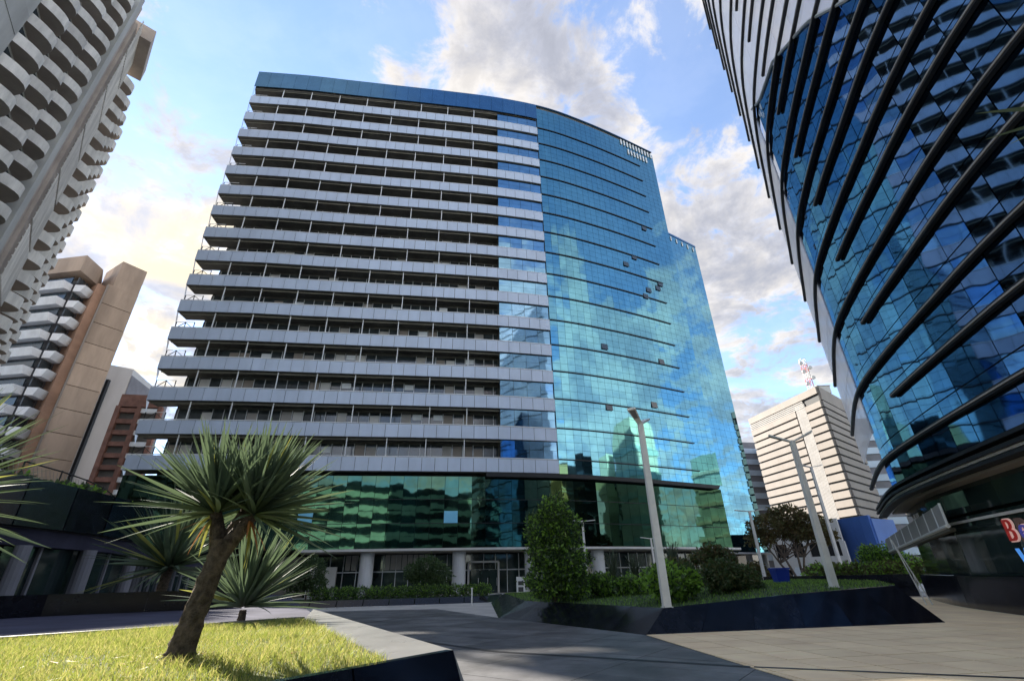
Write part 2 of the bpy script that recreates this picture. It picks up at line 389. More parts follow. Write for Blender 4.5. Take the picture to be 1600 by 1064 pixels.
def paving(parent, name, region, size, ang, z, h, mt, gap=.012, maxd=30):
    n = len(region); a_ = sum(region[i][0] * region[(i + 1) % n][1] - region[(i + 1) % n][0] * region[i][1] for i in range(n))
    if a_ < 0: region = region[::-1]
    ca, sa = math.cos(ang), math.sin(ang)
    full = boxmesh(name, (size[0] - gap, size[1] - gap, h), mt, (0, 0, -1)); items = []
    xs = [p[0] for p in region]; ys = [p[1] for p in region]; cx, cy = sum(xs) / n, sum(ys) / n
    rad = max(math.hypot(p[0] - cx, p[1] - cy) for p in region)
    nx, ny = int(rad / size[0]) + 2, int(rad / size[1]) + 2
    for i in range(-nx, nx):
        for j in range(-ny, ny):
            lx, ly = i * size[0], j * size[1]; hx, hy = (size[0] - gap) / 2, (size[1] - gap) / 2
            q = [(cx + (lx + dx) * ca - (ly + dy) * sa, cy + (lx + dx) * sa + (ly + dy) * ca) for dx, dy in ((-hx, -hy), (hx, -hy), (hx, hy), (-hx, hy))]
            c = clip(q, region)
            if not c: continue
            ar = abs(sum(c[k][0] * c[(k + 1) % len(c)][1] - c[(k + 1) % len(c)][0] * c[k][1] for k in range(len(c)))) / 2
            if ar < .02: continue
            mx_ = (cx + lx * ca - ly * sa, cy + lx * sa + ly * ca)
            dz = random.uniform(-.0012, .0012)
            if ar > .999 * 4 * hx * hy: items.append((full, Matrix.Translation((mx_[0], mx_[1], z + dz)) @ Matrix.Rotation(ang, 4, 'Z')))
            else:
                b = MB(); b.prism([(p[0] - mx_[0], p[1] - mx_[1]) for p in c], -h, 0, mt)
                me = bpy.data.meshes.new(name); me.from_pydata(b.v, [], b.f); me.materials.append(mt); me.update()
                items.append((me, Matrix.Translation((mx_[0], mx_[1], z + dz))))
    return pieces(parent, name, items)
# beige paving on the right
bp_ = struct(sheet('paving', [(6.0, -6), (5.2, 3), (4.5, 9.4), (3.8, 16.5), (14, 18.1), (25, 36), (28, 34), (28, -6)], .003, M['joint']))
bp_.location = (0, 0, 0)
paving(bp_, 'beige_tile', [(4.95, 5), (4.5, 9.4), (3.8, 16.5), (14, 18.1), (21, 17), (19, 5)], (1.05, 1.05), R(9), .018, .014, M['tile'], .034)
# the strip between planter and tower
bp2 = struct(sheet('path', [(14.02, 18.1), (24, 34), (29, 34), (29, 17.05), (21.02, 17.02)], .007, M['tile']))
# dark granite ramp paving
rp = struct(sheet('ramp', [(-12, 33), (-5, 33), (-.9, 24.7), (3.8, 16.5), (4.5, 9.4), (5.2, 3), (6, -6), (-4, -6), (-.6, 5.9), (-5.8, 15.5), (-11.2, 27)], .003, M['black']))
paving(rp, 'granite_slab', [(-.9, 24.7), (3.75, 16.5), (4.45, 9.4), (4.9, 5), (-1, 5), (-5.9, 15.5), (-9, 22)], (2.4, 1.2), R(-36), .014, .01, M['ramp'], .014)
paving(rp, 'granite_slab', [(-11.2, 27), (-9, 22), (-.9, 24.7), (-5, 33), (-12, 33)], (2.4, 1.2), R(-36), .0145, .01, M['ramp'], .014)
def strip(name, pts, wd, z, mt, parent):
    b = MB()
    for a, c in zip(pts[:-1], pts[1:]):
        a, c = Vector(a), Vector(c); d = (c - a).normalized(); n_ = Vector((-d[1], d[0])) * wd / 2
        b.add([(*(a - n_), z), (*(c - n_), z), (*(c + n_), z), (*(a + n_), z)], [(0, 1, 2, 3)], mt)
    return b.build(name, parent)
dr = strip('dark_strip', [(-10.6, 27.9), (-6.4, 20), (-.55, 13.6), (4.35, 10.75)], .16, .0215, M['black'], rp)  # thin dark strip laid just above the slabs
dr2 = strip('dark_strip', [(4.4, 10.7), (8.6, 8.9), (12.5, 7.4)], .12, .0245, M['black'], bp_)
strip('dark_strip', [(-7.3, 21.3), (-4.2, 28.8)], .12, .0215, M['black'], rp)
# raised terrace behind the lawn
tb = MB(); tb.prism([(-40, 4), (-10.5, 6.4), (-8.0, 8.55), (-4.65, 11.75), (-5.85, 15.5), (-11.3, 27), (-18, 42), (-40, 42)], -.01, .8, M['granite_b'], M['terr'])
struct(tb.build('terrace'))

# ------------------------------------------------------------------ curves of the two glass buildings
FC = Curve([(-47.1, 57), (-38, 58), (-30, 59.2), (-20.5, 60.6), (-11.7, 61.9), (-1.6, 63.6), (7.9, 66.0), (16.1, 69.4), (24, 73.3), (33.2, 78.3)])
LEN = FC.len; S1 = FC.s_at_az(-1.6); S2 = FC.s_at_az(5.2); S3 = FC.s_at_az(20.95)
ZB = lambda k: 14.1 + 4.4 * (16 - k)      # bottom of parapet band k, 1 top .. 16 lowest
TOPZ = 88.8
ob = thing('office_building', 'wide curved office block with pale parapet bands on its left and blue mirror glass right', 'office building', (0, 66, 0))
# solid body
b = MB()
def ring(s0, s1, off, n=30): return [tuple(FC.at(s0 + (s1 - s0) * i / n, off)) for i in range(n + 1)]
back = [(40.5, 101), (33, 104), (-40, 92), (-56, 76)]
b.prism(ring(2.6, S1 + .1, -2.45) + ring(S1 + .1, LEN - .05, -.45) + [(36, 92), (-54, 73)], 14.05, TOPZ - 4.3, M['slab'])
b.build('building_core', ob)
b = MB(); b.prism(ring(.4, LEN - .1, -.9) + [(35, 90), (-50, 72)], 4.95, 13.6, M['black']); b.build('podium_core', ob)
b = MB(); b.prism(ring(.05, LEN - .05, -.35) + [(36, 92), (-54, 72)], TOPZ - 4.4, TOPZ - .1, M['slab']); b.build('roof', ob)
b = MB(); b.prism(ring(6, LEN - 1, -4.6) + [(34, 90), (-44, 70)], 0, 4.9, M['dark']); b.build('lobby_core', ob)
# slabs, rails, soffits per storey
items = []; posts = []; mulls = []
pn = 32; pw = (S2) / pn
pm = boxmesh('parapet_panel', (pw - .055, .07, 1.74), M['panel'], (0, 0, 1))
postm = boxmesh('balcony_post', (.11, .14, 2.5), M['post'], (0, 0, 1))
mulm = boxmesh('mullion', (.07, .10, 2.3), M['mull'], (0, 0, 1))
for k in range(1, 17):
    z = ZB(k)
    b = MB(); ribbon(b, FC, 0, S2, -.12, -2.6, z + .02, z + .34, M['slab']); ribbon(b, FC, 0.02, S2 - .02, -.14, -.24, z + .345, z + 1.78, M['black'])
    b.add([(*FC.at(0, -.08), z + .02), (*(FC.at(0, -.08) + Vector((-.588, .809)) * 6), z + .02), (*(FC.at(0, -.08) + Vector((-.588, .809)) * 6), z + 1.5), (*FC.at(0, -.08), z + 1.75)], [(0, 1, 2, 3)], M['panel'])
    b.build('floor_slab', ob)
    b = MB(); ribbon(b, FC, 0, S2, .02, -.10, z + 1.86, z + 1.95, M['post']); b.build('handrail', ob)
    b = MB(); ribbon(b, FC, 2.6, S1, -2.36, -2.44, z + .4, z + 4.0, M['recess']); b.build('recessed_glazing', ob)
    b = MB(); ribbon(b, FC, 2.6, S1, -2.22, -2.34, z + 2.3, z + 2.4, M['mull']); b.build('transom', ob)
    b = MB(); ribbon(b, FC, .3, S1, -.5, -.58, z + 4.12, z + 4.36, M['soffit']); b.build('soffit_beam', ob)
    for i in range(pn):
        s = (i + .5) * pw; items.append((pm, on(FC, s, .0, z + .05)))
    for i in range(1, int(S1 / 5.1) + 1):
        posts.append((postm, on(FC, i * 5.1 + (k % 2) * .25, -.3, z + 1.9)))
    for i in range(int(S1 / 1.45)):
        if random.random() < .85: mulls.append((mulm, on(FC, 3 + i * 1.45, -2.2, z + 1.7 + random.uniform(0, .05))))
bl = []; blm = [boxmesh('blind_' + n_, (1.25, .04, h_), M[n_], (0, 0, -1)) for n_, h_ in (('white', 1.2), ('tray', .8), ('beige', 1.5), ('grille', 1.9))]
for k in range(1, 17):
    for i in range(int((S1 - 4) / 1.45)):
        if random.random() < .27: bl.append((random.choice(blm), on(FC, 3.72 + i * 1.45, -2.3, ZB(k) + random.choice((3.9, 3.9, 3.6)))))
pieces(ob, 'blind', bl, 200)
pieces(ob, 'parapet_panel', items, 288); pieces(ob, 'balcony_post', posts, 160); pieces(ob, 'mullion', mulls)
# side railing seen against the sky at every storey
rb = MB(); o0 = (0, 0, 0)
for x in (0, 1.2, 2.4): rb.bar((x, 0, 0), (x, 0, 1.15), .06, M['dark'], n=4)
rb.bar((0, 0, 1.15), (2.4, 0, 1.15), .04, M['post'], n=4); rb.bar((0, 0, .1), (1.2, 0, 1.1), .05, M['dark'], n=4); rb.bar((2.4, 0, .1), (1.2, 0, 1.1), .05, M['dark'], n=4)
rme = bpy.data.meshes.new('side_railing'); rme.from_pydata(rb.v, [], rb.f); [rme.materials.append(x) for x in rb.mats]; rme.polygons.foreach_set('material_index', rb.mi)
for k in range(1, 17): link('side_railing', rme, ob, mw=on(FC, .1, -.6, ZB(k) + 1.85))
# top fascia of blue glass
fm = boxmesh('fascia_panel', (S2 / int(S2 / 2.3) - .03, .08, 4.05), M['fascia'], (0, 0, 1))
nf = int(S2 / 2.3)
for i in range(nf): link('fascia_panel', fm, ob, mw=on(FC, (i + .5) * S2 / nf, .05, TOPZ - 4.15))
b = MB(); ribbon(b, FC, 0, LEN, .10, -.4, TOPZ - .1, TOPZ + .02, M['fascia']); b.build('roof_coping', ob)
b = MB(); c0 = FC.at(0, .05); e = Vector((-.588, .809)) * 8
b.add([(*c0, TOPZ - 4.2), (*(c0 + e), TOPZ - 4.2), (*(c0 + e), TOPZ), (*c0, TOPZ)], [(0, 1, 2, 3)], M['fascia']); b.build('side_fascia', ob)
# glass bays between the bands
bays = []; nb = 4; bw = (S2 - S1) / nb
bm_ = boxmesh('bay_pane', (bw - .05, .05, 1.2), M['bay'], (0, 0, 1))
for k in range(1, 17):
    for i in range(nb):
        for j in range(2):
            a = R(random.uniform(-.35, .35)); bays.append((bm_, on(FC, S1 + (i + .5) * bw, -.3, ZB(k) + 1.93 + j * 1.23, a) @ Matrix.Rotation(R(random.uniform(-.3, .3)), 4, 'X')))
pieces(ob, 'bay_pane', bays, 128)
# curtain wall
cw = []; nc = 24; w_ = (LEN - S2) / nc; cm = boxmesh('curtain_pane', (w_ - .035, .04, 1.065), M['glass'], (0, 0, 1))
vents = []
for k in range(0, 17):
    zb = 14.1 + 4.4 * k
    for j in range(4):
        if zb + j * 1.1 > TOPZ - 1.2: continue
        for i in range(nc):
            cw.append((cm, on(FC, S2 + (i + .5) * w_, -.02, zb + j * 1.1 + .0175, R(random.gauss(0, .05))) @ Matrix.Rotation(R(random.gauss(0, .05)), 4, 'X')))
pieces(ob, 'curtain_pane', cw, 290)
for k in range(1, 17):
    b = MB(); ribbon(b, FC, S2 + .02, S3, .16, .03, ZB(k) + 1.88, ZB(k) + 2.02, M['dark']); b.build('floor_fin', ob)
b = MB(); ribbon(b, FC, S1 - 2, FC.s_at_az(22.3), .55, -.3, 13.45, 13.98, M['black']); b.build('black_belt', ob)  # black belt projecting above the podium glass
# small tilted vent windows standing open
for az, el in ((19.0, .60), (20.2, .60), (17.8, .70), (16.6, .685), (19.9, .78), (18.5, .585), (12.3, .47), (19.0, .415), (11.9, .325), (17.3, .32), (20.6, .61)):
    s = FC.s_at_az(az); p = FC.at(s); z = 1.6 + el * p.length
    v = link('vent_window', boxmesh('vent_window', (1.15, .05, 1.0), M['win'], (0, 0, -1)), ob, mw=on(FC, s, .04, z + .5) @ Matrix.Rotation(R(-7), 4, 'X'))
# pale louvres under the roof line at the right corner
lm = boxmesh('crown_louvre', (.34, .12, 1.5), M['post'], (0, 0, 1)); sA = FC.s_at_az(18.6)
for i in range(11): link('crown_louvre', lm, ob, mw=on(FC, sA + i * (LEN - sA) / 11 + .2, .14, TOPZ - 2.4))
for i in range(2, 9): link('crown_louvre', lm, ob, mw=on(FC, sA + i * (LEN - sA) / 11 + .2, .14, TOPZ - 4.6))
# podium glass, two storeys
pod = []; pc = 48; pw2 = LEN / pc; px_ = boxmesh('podium_pane', (pw2 - .045, .05, 1.42), M['pod'], (0, 0, 1)); pb_ = boxmesh('blue_podium_pane', (pw2 - .045, .05, 1.42), M['bluepane'], (0, 0, 1))
sb = [FC.s_at_az(-23.2), FC.s_at_az(-8.1)]; ib = [int(x / pw2) for x in sb]
for i in range(pc):
    for j in range(6):
        mw = on(FC, (i + .5) * pw2, -.5, 5.05 + j * 1.42 + .02, R(random.gauss(0, .22))) @ Matrix.Rotation(R(random.gauss(0, .2)), 4, 'X')
        if i in ib and j == 2: link('blue_podium_pane', pb_, ob, mw=on(FC, (i + .5) * pw2, -.42, 5.05 + j * 1.42 + .02))
        else: pod.append((px_, mw))
pieces(ob, 'podium_pane', pod, 290)
for zz in (7.89, 10.73): b = MB(); ribbon(b, FC, 0, LEN, -.4, -.46, zz - .03, zz + .03, M['dark']); b.build('podium_rail', ob)
# canopy line
b = MB(); ribbon(b, FC, FC.s_at_az(-23.0), LEN, .9, -4.0, 4.72, 4.98, M['white']); b.build('canopy', ob)
b = MB(); ribbon(b, FC, FC.s_at_az(-23.0), LEN, .8, -4.4, 4.60, 4.71, M['soffit']); b.build('canopy_soffit', ob)
# columns
for az in (-16.2, -6.4, 1.75, 9.2, 15.5, 20.5):
    s = FC.s_at_az(az); p = FC.at(s, -.7); b = MB(); b.bar((p[0], p[1], 0), (p[0], p[1], 4.6), .82, M['col_'], n=20); b.bar((p[0], p[1], 0), (p[0], p[1], .3), .95, M['col_'], n=20)
    b.build('column', ob, smooth=False)
# lobby glazing
lg = []; lm2 = boxmesh('lobby_pane', (1.5, .05, 4.4), M['gdark'], (0, 0, 1)); lf = boxmesh('lobby_mullion', (.09, .12, 4.5), M['mull'], (0, 0, 1))
s = 8.
while s < LEN - 2:
    link('lobby_pane', lm2, ob, mw=on(FC, s, -4.3, .05)); link('lobby_mullion', lf, ob, mw=on(FC, s + .79, -4.2, 0)); s += 1.6
b = MB(); ribbon(b, FC, 8, LEN - 2, -4.12, -4.22, 2.55, 2.68, M['mull']); b.build('lobby_transom', ob)
# louvred upper lobby screens
for az0, az1 in ((-18.8, -17.2), (-14.6, -9.2)):
    sa, sb_ = FC.s_at_az(az0), FC.s_at_az(az1); n_ = int((sb_ - sa) / .7)
    for i in range(n_): link('screen_panel', boxmesh('screen_panel', (.6, .05, 1.7), M['grille'], (0, 0, 1)), ob, mw=on(FC, sa + .35 + i * .7, -3.9, 2.8))
# entrance frame
sa, sb_ = FC.s_at_az(-5.2), FC.s_at_az(-1.7)
b = MB()
for s in (sa, sb_): p = FC.at(s, -2.6); b.box((p[0], p[1], 1.75), (.22, .3, 3.5), M['white'], FC.ang(s))
ribbon(b, FC, sa, sb_, -2.45, -2.75, 3.4, 3.62, M['white']); b.build('entrance_frame', ob)
dp = boxmesh('door_leaf', (1.1, .06, 2.6), M['gdark'], (0, 0, 1))
for i in range(3):
    dlf = link('door_leaf', dp, ob, mw=on(FC, sa + .9 + i * 1.2, -2.9, .03))
    hb = MB(); c = FC.at(sa + 1.3 + i * 1.2, -2.8); hb.bar((c[0], c[1], .8), (c[0], c[1], 1.7), .03, M['post'], n=5); hb.build('handle', ob)
b = MB(); p = FC.at(FC.s_at_az(-20.6), -1.5); b.box((p[0], p[1], 1.6), (3.2, .4, 3.2), M['concrete'], FC.ang(20)); b.build('end_wall', ob)
b = MB(); p = FC.at(FC.s_at_az(-24), -3); b.box((p[0], p[1], 2.2), (3.4, .4, 4.4), M['soffit'], FC.ang(20)); b.build('end_wall', ob)

# rear wing
wg = thing('rear_wing', 'lower narrow blue glass tower standing behind the right end of the curved office block', 'office building', (44, 99, 0))
WC = Curve([(31.4, 90.2), (36, 93.2), (41, 96.5), (46, 99.8), (49.6, 102.2)])
b = MB(); b.prism([tuple(WC.at(WC.len * i / 6, -.1)) for i in range(7)] + [(51.8, 110), (34, 110), (28, 98)], 4.9, 79.6, M['slab']); b.build('building_core', wg)
b = MB(); b.prism([tuple(WC.at(WC.len * i / 6, -4)) for i in range(7)] + [(51, 109), (34, 108), (28, 98)], 0, 4.9, M['gdark']); b.build('lobby_core', wg)
wi = []; nw = 12; ww = WC.len / nw; wm = boxmesh('curtain_pane', (ww - .04, .04, 1.46), M['glass'], (0, 0, 1))
for i in range(nw):
    for j in range(50): wi.append((wm, on(WC, (i + .5) * ww, -.02, 5.0 + j * 1.49, R(random.gauss(0, .05))) @ Matrix.Rotation(R(random.gauss(0, .05)), 4, 'X')))
pieces(wg, 'curtain_pane', wi, 290)
b = MB(); ribbon(b, WC, 0, WC.len, .1, -.4, 79.5, 80, M['fascia']); b.build('roof_coping', wg)
for i in range(10): link('crown_louvre', boxmesh('crown_louvre', (.3, .12, 1.3), M['post'], (0, 0, 1)), wg, mw=on(WC, .8 + i * WC.len / 10, .12, 77.6))
b = MB(); ribbon(b, WC, 0, WC.len + 1.5, 1.2, -3, 4.72, 4.98, M['white']); b.build('canopy', wg)
for s in (4, 10, 16, 21): p = WC.at(s, -.7); b = MB(); b.bar((p[0], p[1], 0), (p[0], p[1], 4.7), .6, M['col_'], n=14); b.build('column', wg)

# ------------------------------------------------------------------ right tower with curved fins
rtw = thing('finned_tower', 'dark blue curved glass tower ringed with long black horizontal fins', 'office tower', (24, 14, 0))
RC = Curve([(25.9, 35.8), (21.6, 28.8), (19.6, 25.1), (18.25, 21.7), (17.2, 18.7), (16.25, 15.7), (15.4, 13.0), (14.8, 10.6), (14.35, 8.0), (14.1, 4.5), (14.0, 0), (14.4, -7)])
sG = RC.s_at_az(37.3); sS = RC.s_at_az(40.15); GO = -.15
def roofz(s):
    p = RC.at(s, GO); az = math.degrees(math.atan2(p[0], p[1])); el = np.interp(az, [37, 38.7, 42, 47.4, 51.65, 60, 75, 100], [1.02, 1.037, 1.137, 1.187, 1.162, 1.15, 1.2, 1.2]); return 1.6 + el * p.length
rl = [RC.len * 0 + sG + (RC.len - sG) * i / 40 for i in range(41)]
b = MB(); poly = [tuple(RC.at(s, GO - .12)) for s in rl] + [(38, -7), (36, 20)]
b.prism(poly, 5.5, 20.0, M['slab']); b.build('building_core', rtw)
b = MB()
for a_, c_ in zip(rl[:-1], rl[1:]):
    pa, pb = RC.at(a_, GO - .12), RC.at(c_, GO - .12); za, zb = roofz(a_) - .15, roofz(c_) - .15; e = Vector((9, -3))
    b.frust([(*pa, 19), (*pb, 19), (*(pb + e), 19), (*(pa + e), 19)], [(*pa, za), (*pb, zb), (*(pb + e), zb), (*(pa + e), za)], M['slab'])
b.build('roof_core', rtw)
def wallgrid(parent, name, cv, s0, s1, off, cw_, z0, z1f, rh, mt, gap, jit, floorf=None):
    """panes between z0 and a sloping top; panes cut by the top line are trimmed to it"""
    n = int(round((s1 - s0) / cw_)); cw_ = (s1 - s0) / n; items = []
    full = boxmesh(name, (cw_ - gap, .05, rh - gap), mt, (0, 0, 1))
    for i in range(n):
        a, c = s0 + i * cw_, s0 + (i + 1) * cw_
        lo = floorf(a + cw_ / 2) if floorf else None
        za, zc_ = z1f(a), z1f(c); j = 0
        la, lc = (floorf(a), floorf(c)) if floorf else (z0, z0)
        z = z0
        while z < max(za, zc_) - .25:
            if z + rh > min(la, lc):
                inside = z >= max(la, lc) - .01 and z + rh <= min(za, zc_) + .01
                mw = on(cv, (a + c) / 2, off, z + gap / 2)
                if inside:
                    items.append((full, mw @ Matrix.Rotation(R(random.gauss(0, jit)), 4, 'X') @ Matrix.Rotation(R(random.gauss(0, jit)), 4, 'Z')))
                else:
                    h = cw_ / 2 - gap / 2; q = [(-h, 0), (h, 0), (h, rh - gap), (-h, rh - gap)]
                    def cut(poly, f, keep_below):
                        o_ = []
                        for u in range(len(poly)):
                            p, r_ = poly[u], poly[(u + 1) % len(poly)]
                            g1 = (f(p[0]) - p[1]) * (1 if keep_below else -1); g2 = (f(r_[0]) - r_[1]) * (1 if keep_below else -1)
                            if g1 >= 0: o_.append(p)
                            if g1 * g2 < 0: t = g1 / (g1 - g2); o_.append((p[0] + (r_[0] - p[0]) * t, p[1] + (r_[1] - p[1]) * t))
                        return o_
                    q = cut(q, lambda x: za + (zc_ - za) * (x + h) / (2 * h) - z, True)
                    if len(q) >= 3 and floorf: q = cut(q, lambda x: la + (lc - la) * (x + h) / (2 * h) - z, False)
                    if len(q) >= 3:
                        k = len(q); vs = [(x, -.025, y) for x, y in q] + [(x, .025, y) for x, y in q]
                        me = bpy.data.meshes.new(name); me.from_pydata(vs, [], [tuple(range(k)), tuple(range(k, 2 * k))[::-1]] + [((u + 1) % k, u, k + u, k + (u + 1) % k) for u in range(k)])
                        me.materials.append(mt); me.update(); items.append((me, mw))
            z += rh
    return items
g1 = wallgrid(rtw, 'glass_pane', RC, sG, RC.len, GO, 1.55, 5.6, roofz, 2.0, M['gtower'], .05, .08)
pieces(rtw, 'glass_pane', g1, 295)
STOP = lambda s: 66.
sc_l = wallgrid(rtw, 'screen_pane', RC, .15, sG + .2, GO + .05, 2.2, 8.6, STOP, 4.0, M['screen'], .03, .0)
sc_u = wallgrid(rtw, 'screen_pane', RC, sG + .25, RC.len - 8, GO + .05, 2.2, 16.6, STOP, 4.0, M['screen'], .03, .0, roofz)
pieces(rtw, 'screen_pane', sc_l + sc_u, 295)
b = MB()
for a_, c_ in zip(rl[:-1], rl[1:]):
    pa, pb = RC.at(a_, GO + .1), RC.at(c_, GO + .1); za, zb = roofz(a_), roofz(c_)
    b.bar((*pa, za), (*pb, zb), .09, M['white'], n=5)
b.build('roof_edge', rtw)
def fin(s0, z, name='fin'):
    b = MB(); ribbon(b, RC, s0, RC.len, .09, -.09, z - .10, z + .10, M['dark'], .9); ribbon(b, RC, s0 + .02, RC.len, .125, .09, z - .025, z + .025, M['grille'], .9)  # paler front strip paints the thin highlight along the fin
    o = b.build(name, rtw, smooth=False); return o
for k in range(15):
    fin(0.0, 6.85 + 4 * k); fin(sS, 9.05 + 4 * k)
# base of the tower
b = MB()
for z_, o_ in ((5.45, .14), (5.15, .20), (4.88, .14)): ribbon(b, RC, 0.2, RC.len, o_, -.3, z_ - .06, z_ + .06, M['dark'], 1)
ribbon(b, RC, 0.3, RC.len, .06, -.3, 5.0, 5.1, M['pole'], 1)
b.build('base_fascia', rtw)
b = MB(); ribbon(b, RC, .5, RC.len, -.31, -3.4, 5.3, 5.5, M['beige'], 1); ribbon(b, RC, 4.5, RC.len, -.31, -1.6, 4.7, 4.8, M['beige'], 1); b.build('base_soffit', rtw)
BO = -.95
sf = []; sfm = boxmesh('storefront_pane', (2.3, .05, 2.25), M['gdark'], (0, 0, 1)); sfm2 = boxmesh('storefront_pane', (2.3, .05, 1.2), M['gdark'], (0, 0, 1))
s = 6.
while s < RC.len - 1:
    link('storefront_pane', sfm, rtw, mw=on(RC, s, BO, 1.3)); link('storefront_pane', sfm2, rtw, mw=on(RC, s, BO, 3.68)); s += 2.36
b = MB(); ribbon(b, RC, 5, RC.len, BO + .1, BO - .1, 3.32, 3.42, M['pole'], 1); b.build('storefront_rail', rtw)
b = MB(); ribbon(b, RC, 3, RC.len, BO + .25, BO - .3, 0, 1.28, M['granite_b'], 1); b.build('plinth', rtw)
b = MB(); b.prism([tuple(RC.at(s, BO - .3)) for s in np.linspace(sG, RC.len, 24)] + [(38, -7), (36, 20)], 0, 5.3, M['black']); b.build('lobby_core', rtw)
# perforated terrace balustrade at the far end of the base
bal = thing('terrace_balustrade', 'grey perforated balustrade running along the first floor terrace under the finned tower', 'balustrade', (24, 28, 2.6))
A0, A1 = azp(40.3, 28.2), azp(35.6, 52)
for i in range(8):
    t0, t1 = i / 8, (i + 1) / 8 - .012; p, q = A0.lerp(A1, t0 ** 1.25), A0.lerp(A1, t1 ** 1.25)
    z0, z1 = 3.27 - .35 * t0, 4.08 - .3 * t0; d = (q - p).normalized(); n_ = Vector((-d[1], d[0], 0)) * .04
    b = MB(); b.frust([(*(p - n_)[:2], z0), (*(q - n_)[:2], z0 - .04), (*(q + n_)[:2], z0 - .04), (*(p + n_)[:2], z0)], [(*(p - n_)[:2], z1), (*(q - n_)[:2], z1 - .03), (*(q + n_)[:2], z1 - .03), (*(p + n_)[:2], z1)], M['grille'])
    b.build('mesh_panel', bal)
    b = MB(); b.bar((*p[:2], z0 - .05), (*p[:2], z1 + .03), .05, M['post'], n=5); b.build('post', bal)
b = MB(); b.bar((*A0[:2], 3.2), (*A1[:2], 2.88), .09, M['pole']); b.build('bottom_rail', bal)
b = MB(); e = Vector((.4, .15, 0)); b.frust([(*A0[:2], 3.0), (*A1[:2], 2.7), (*(A1 + e)[:2], 2.7), (*(A0 + e)[:2], 3.0)], [(*A0[:2], 3.12), (*A1[:2], 2.82), (*(A1 + e)[:2], 2.82), (*(A0 + e)[:2], 3.12)], M['soffit']); b.build('terrace_slab', bal)
vs_ = thing('strut', 'slanted pair of thin steel struts standing under the perforated balustrade', 'strut', tuple(azp(36.9, 34)))
q = azp(36.9, 33.5); b = MB(); b.bar(q, q + Vector((-.25, .5, 3.0)), .028, M['pole']); b.build('rod', vs_); b = MB(); b.bar(q + Vector((.3, 0, 0)), q + Vector((-.25, .5, 3.0)), .028, M['pole']); b.build('rod', vs_)

# shop sign letters
sg = thing('shop_sign', 'coloured illuminated letters on the dark storefront glass at the right edge', 'sign', tuple(azp(43.6, 25.5, 2.4)))
def letter(ch, s, z, size, mt, off=0., out=.22):
    cu = bpy.data.curves.new('letter', 'FONT'); cu.body = ch; cu.size = size; cu.extrude = .03; cu.offset = off
    tmp = bpy.data.objects.new('tmp', cu); me = bpy.data.meshes.new_from_object(tmp); bpy.data.objects.remove(tmp)
    me.materials.clear(); me.materials.append(mt)
    return link('letter', me, sg, mw=on(RC, s, BO + out, z) @ Matrix.Rotation(R(90), 4, 'X'))
def s_at(az):
    a = [abs(math.degrees(math.atan2(*RC.at(x, BO + .2))) - az) for x in np.linspace(0, RC.len, 900)]; return float(np.linspace(0, RC.len, 900)[int(np.argmin(a))])
sB = s_at(43.75)
letter('B', sB, 2.42, 1.08, M['outl'], .03, .2); letter('B', sB, 2.42, 1.08, M['red'], -.01, .26)
letter('e', sB + .85, 2.42, 1.08, M['outl'], .02, .2); letter('e', sB + .85, 2.42, 1.08, M['spurp'], -.01, .26)
letter('V', sB + .12, 1.48, 1.0, M['sblue'], .02); letter('o', sB + .88, 1.48, 1.0, M['sor'], .02)

# ------------------------------------------------------------------ left scalloped tower
t1 = thing('scalloped_tower', 'tall grey residential tower with scalloped curved balconies at the upper left corner', 'tower', (-54, 36, 0))
P0 = Vector((-47.7, 26.8)); dv = Vector((-.547, .837)).normalized(); nv = Vector((dv[1], -dv[0]))
if nv.dot(-P0) < 0: nv = -nv
FH = 3.2; BW = 4.8
def balcony_mesh(bw, bulge, hp=1.25):
    """bay balcony: local x along the facade, +y outward"""
    b = MB(); n = 9; arc = [(-bw / 2 + bw * i / n, bulge * math.sin(math.pi * i / n) ** 1.0) for i in range(n + 1)]
    arc_in = [(x * .96, max(0, y - .12)) for x, y in arc]
    for i in range(n):
        a, c, ai, ci = arc[i], arc[i + 1], arc_in[i], arc_in[i + 1]
        b.add([(a[0], a[1], -.1), (c[0], c[1], -.1), (c[0], c[1], hp), (a[0], a[1], hp), (ai[0], ai[1], .1), (ci[0], ci[1], .1), (ci[0], ci[1], hp), (ai[0], ai[1], hp)], [(0, 3, 2, 1), (4, 5, 6, 7), (3, 7, 6, 2)], M['t1para'])
    b.add([(x, y, -.1) for x, y in arc] + [(bw / 2, -.3, -.1), (-bw / 2, -.3, -.1)], [tuple(range(n + 3))], M['t1soff'])
    b.add([(x, y, .08) for x, y in arc] + [(bw / 2, -.3, .08), (-bw / 2, -.3, .08)], [tuple(range(n + 3))[::-1]], M['concrete'])
    me = bpy.data.meshes.new('balcony'); me.from_pydata(b.v, [], b.f); [me.materials.append(x) for x in b.mats]; me.polygons.foreach_set('material_index', b.mi); me.update(); return me
bmesh1 = balcony_mesh(BW, 1.9); z0 = 52.2 - 3.2 * 12
def face(parent, P, d, n_, nb_, bw, me, floors, zbase):
    ang = math.atan2(d[1], d[0]); flip = n_.dot(Vector((-d[1], d[0]))) < 0
    for k in range(floors):
        for i in range(nb_):
            c = P + d * bw * (i + .5)
            mw = Matrix.Translation((c[0], c[1], zbase + k * FH)) @ Matrix.Rotation(ang + (math.pi if flip else 0), 4, 'Z')
            link('balcony', me, parent, mw=mw)
face(t1, P0, dv, nv, 3, BW, bmesh1, 21, z0)
wm_ = boxmesh('window', (3.2, .06, 1.7), M['win'], (0, 0, 1))
for k in range(21):
    for i in range(3):
        c = P0 + dv * BW * (i + .5) + nv * .05; link('window', wm_, t1, mw=Matrix.Translation((c[0], c[1], z0 + k * FH + .9)) @ Matrix.Rotation(math.atan2(dv[1], dv[0]), 4, 'Z'))
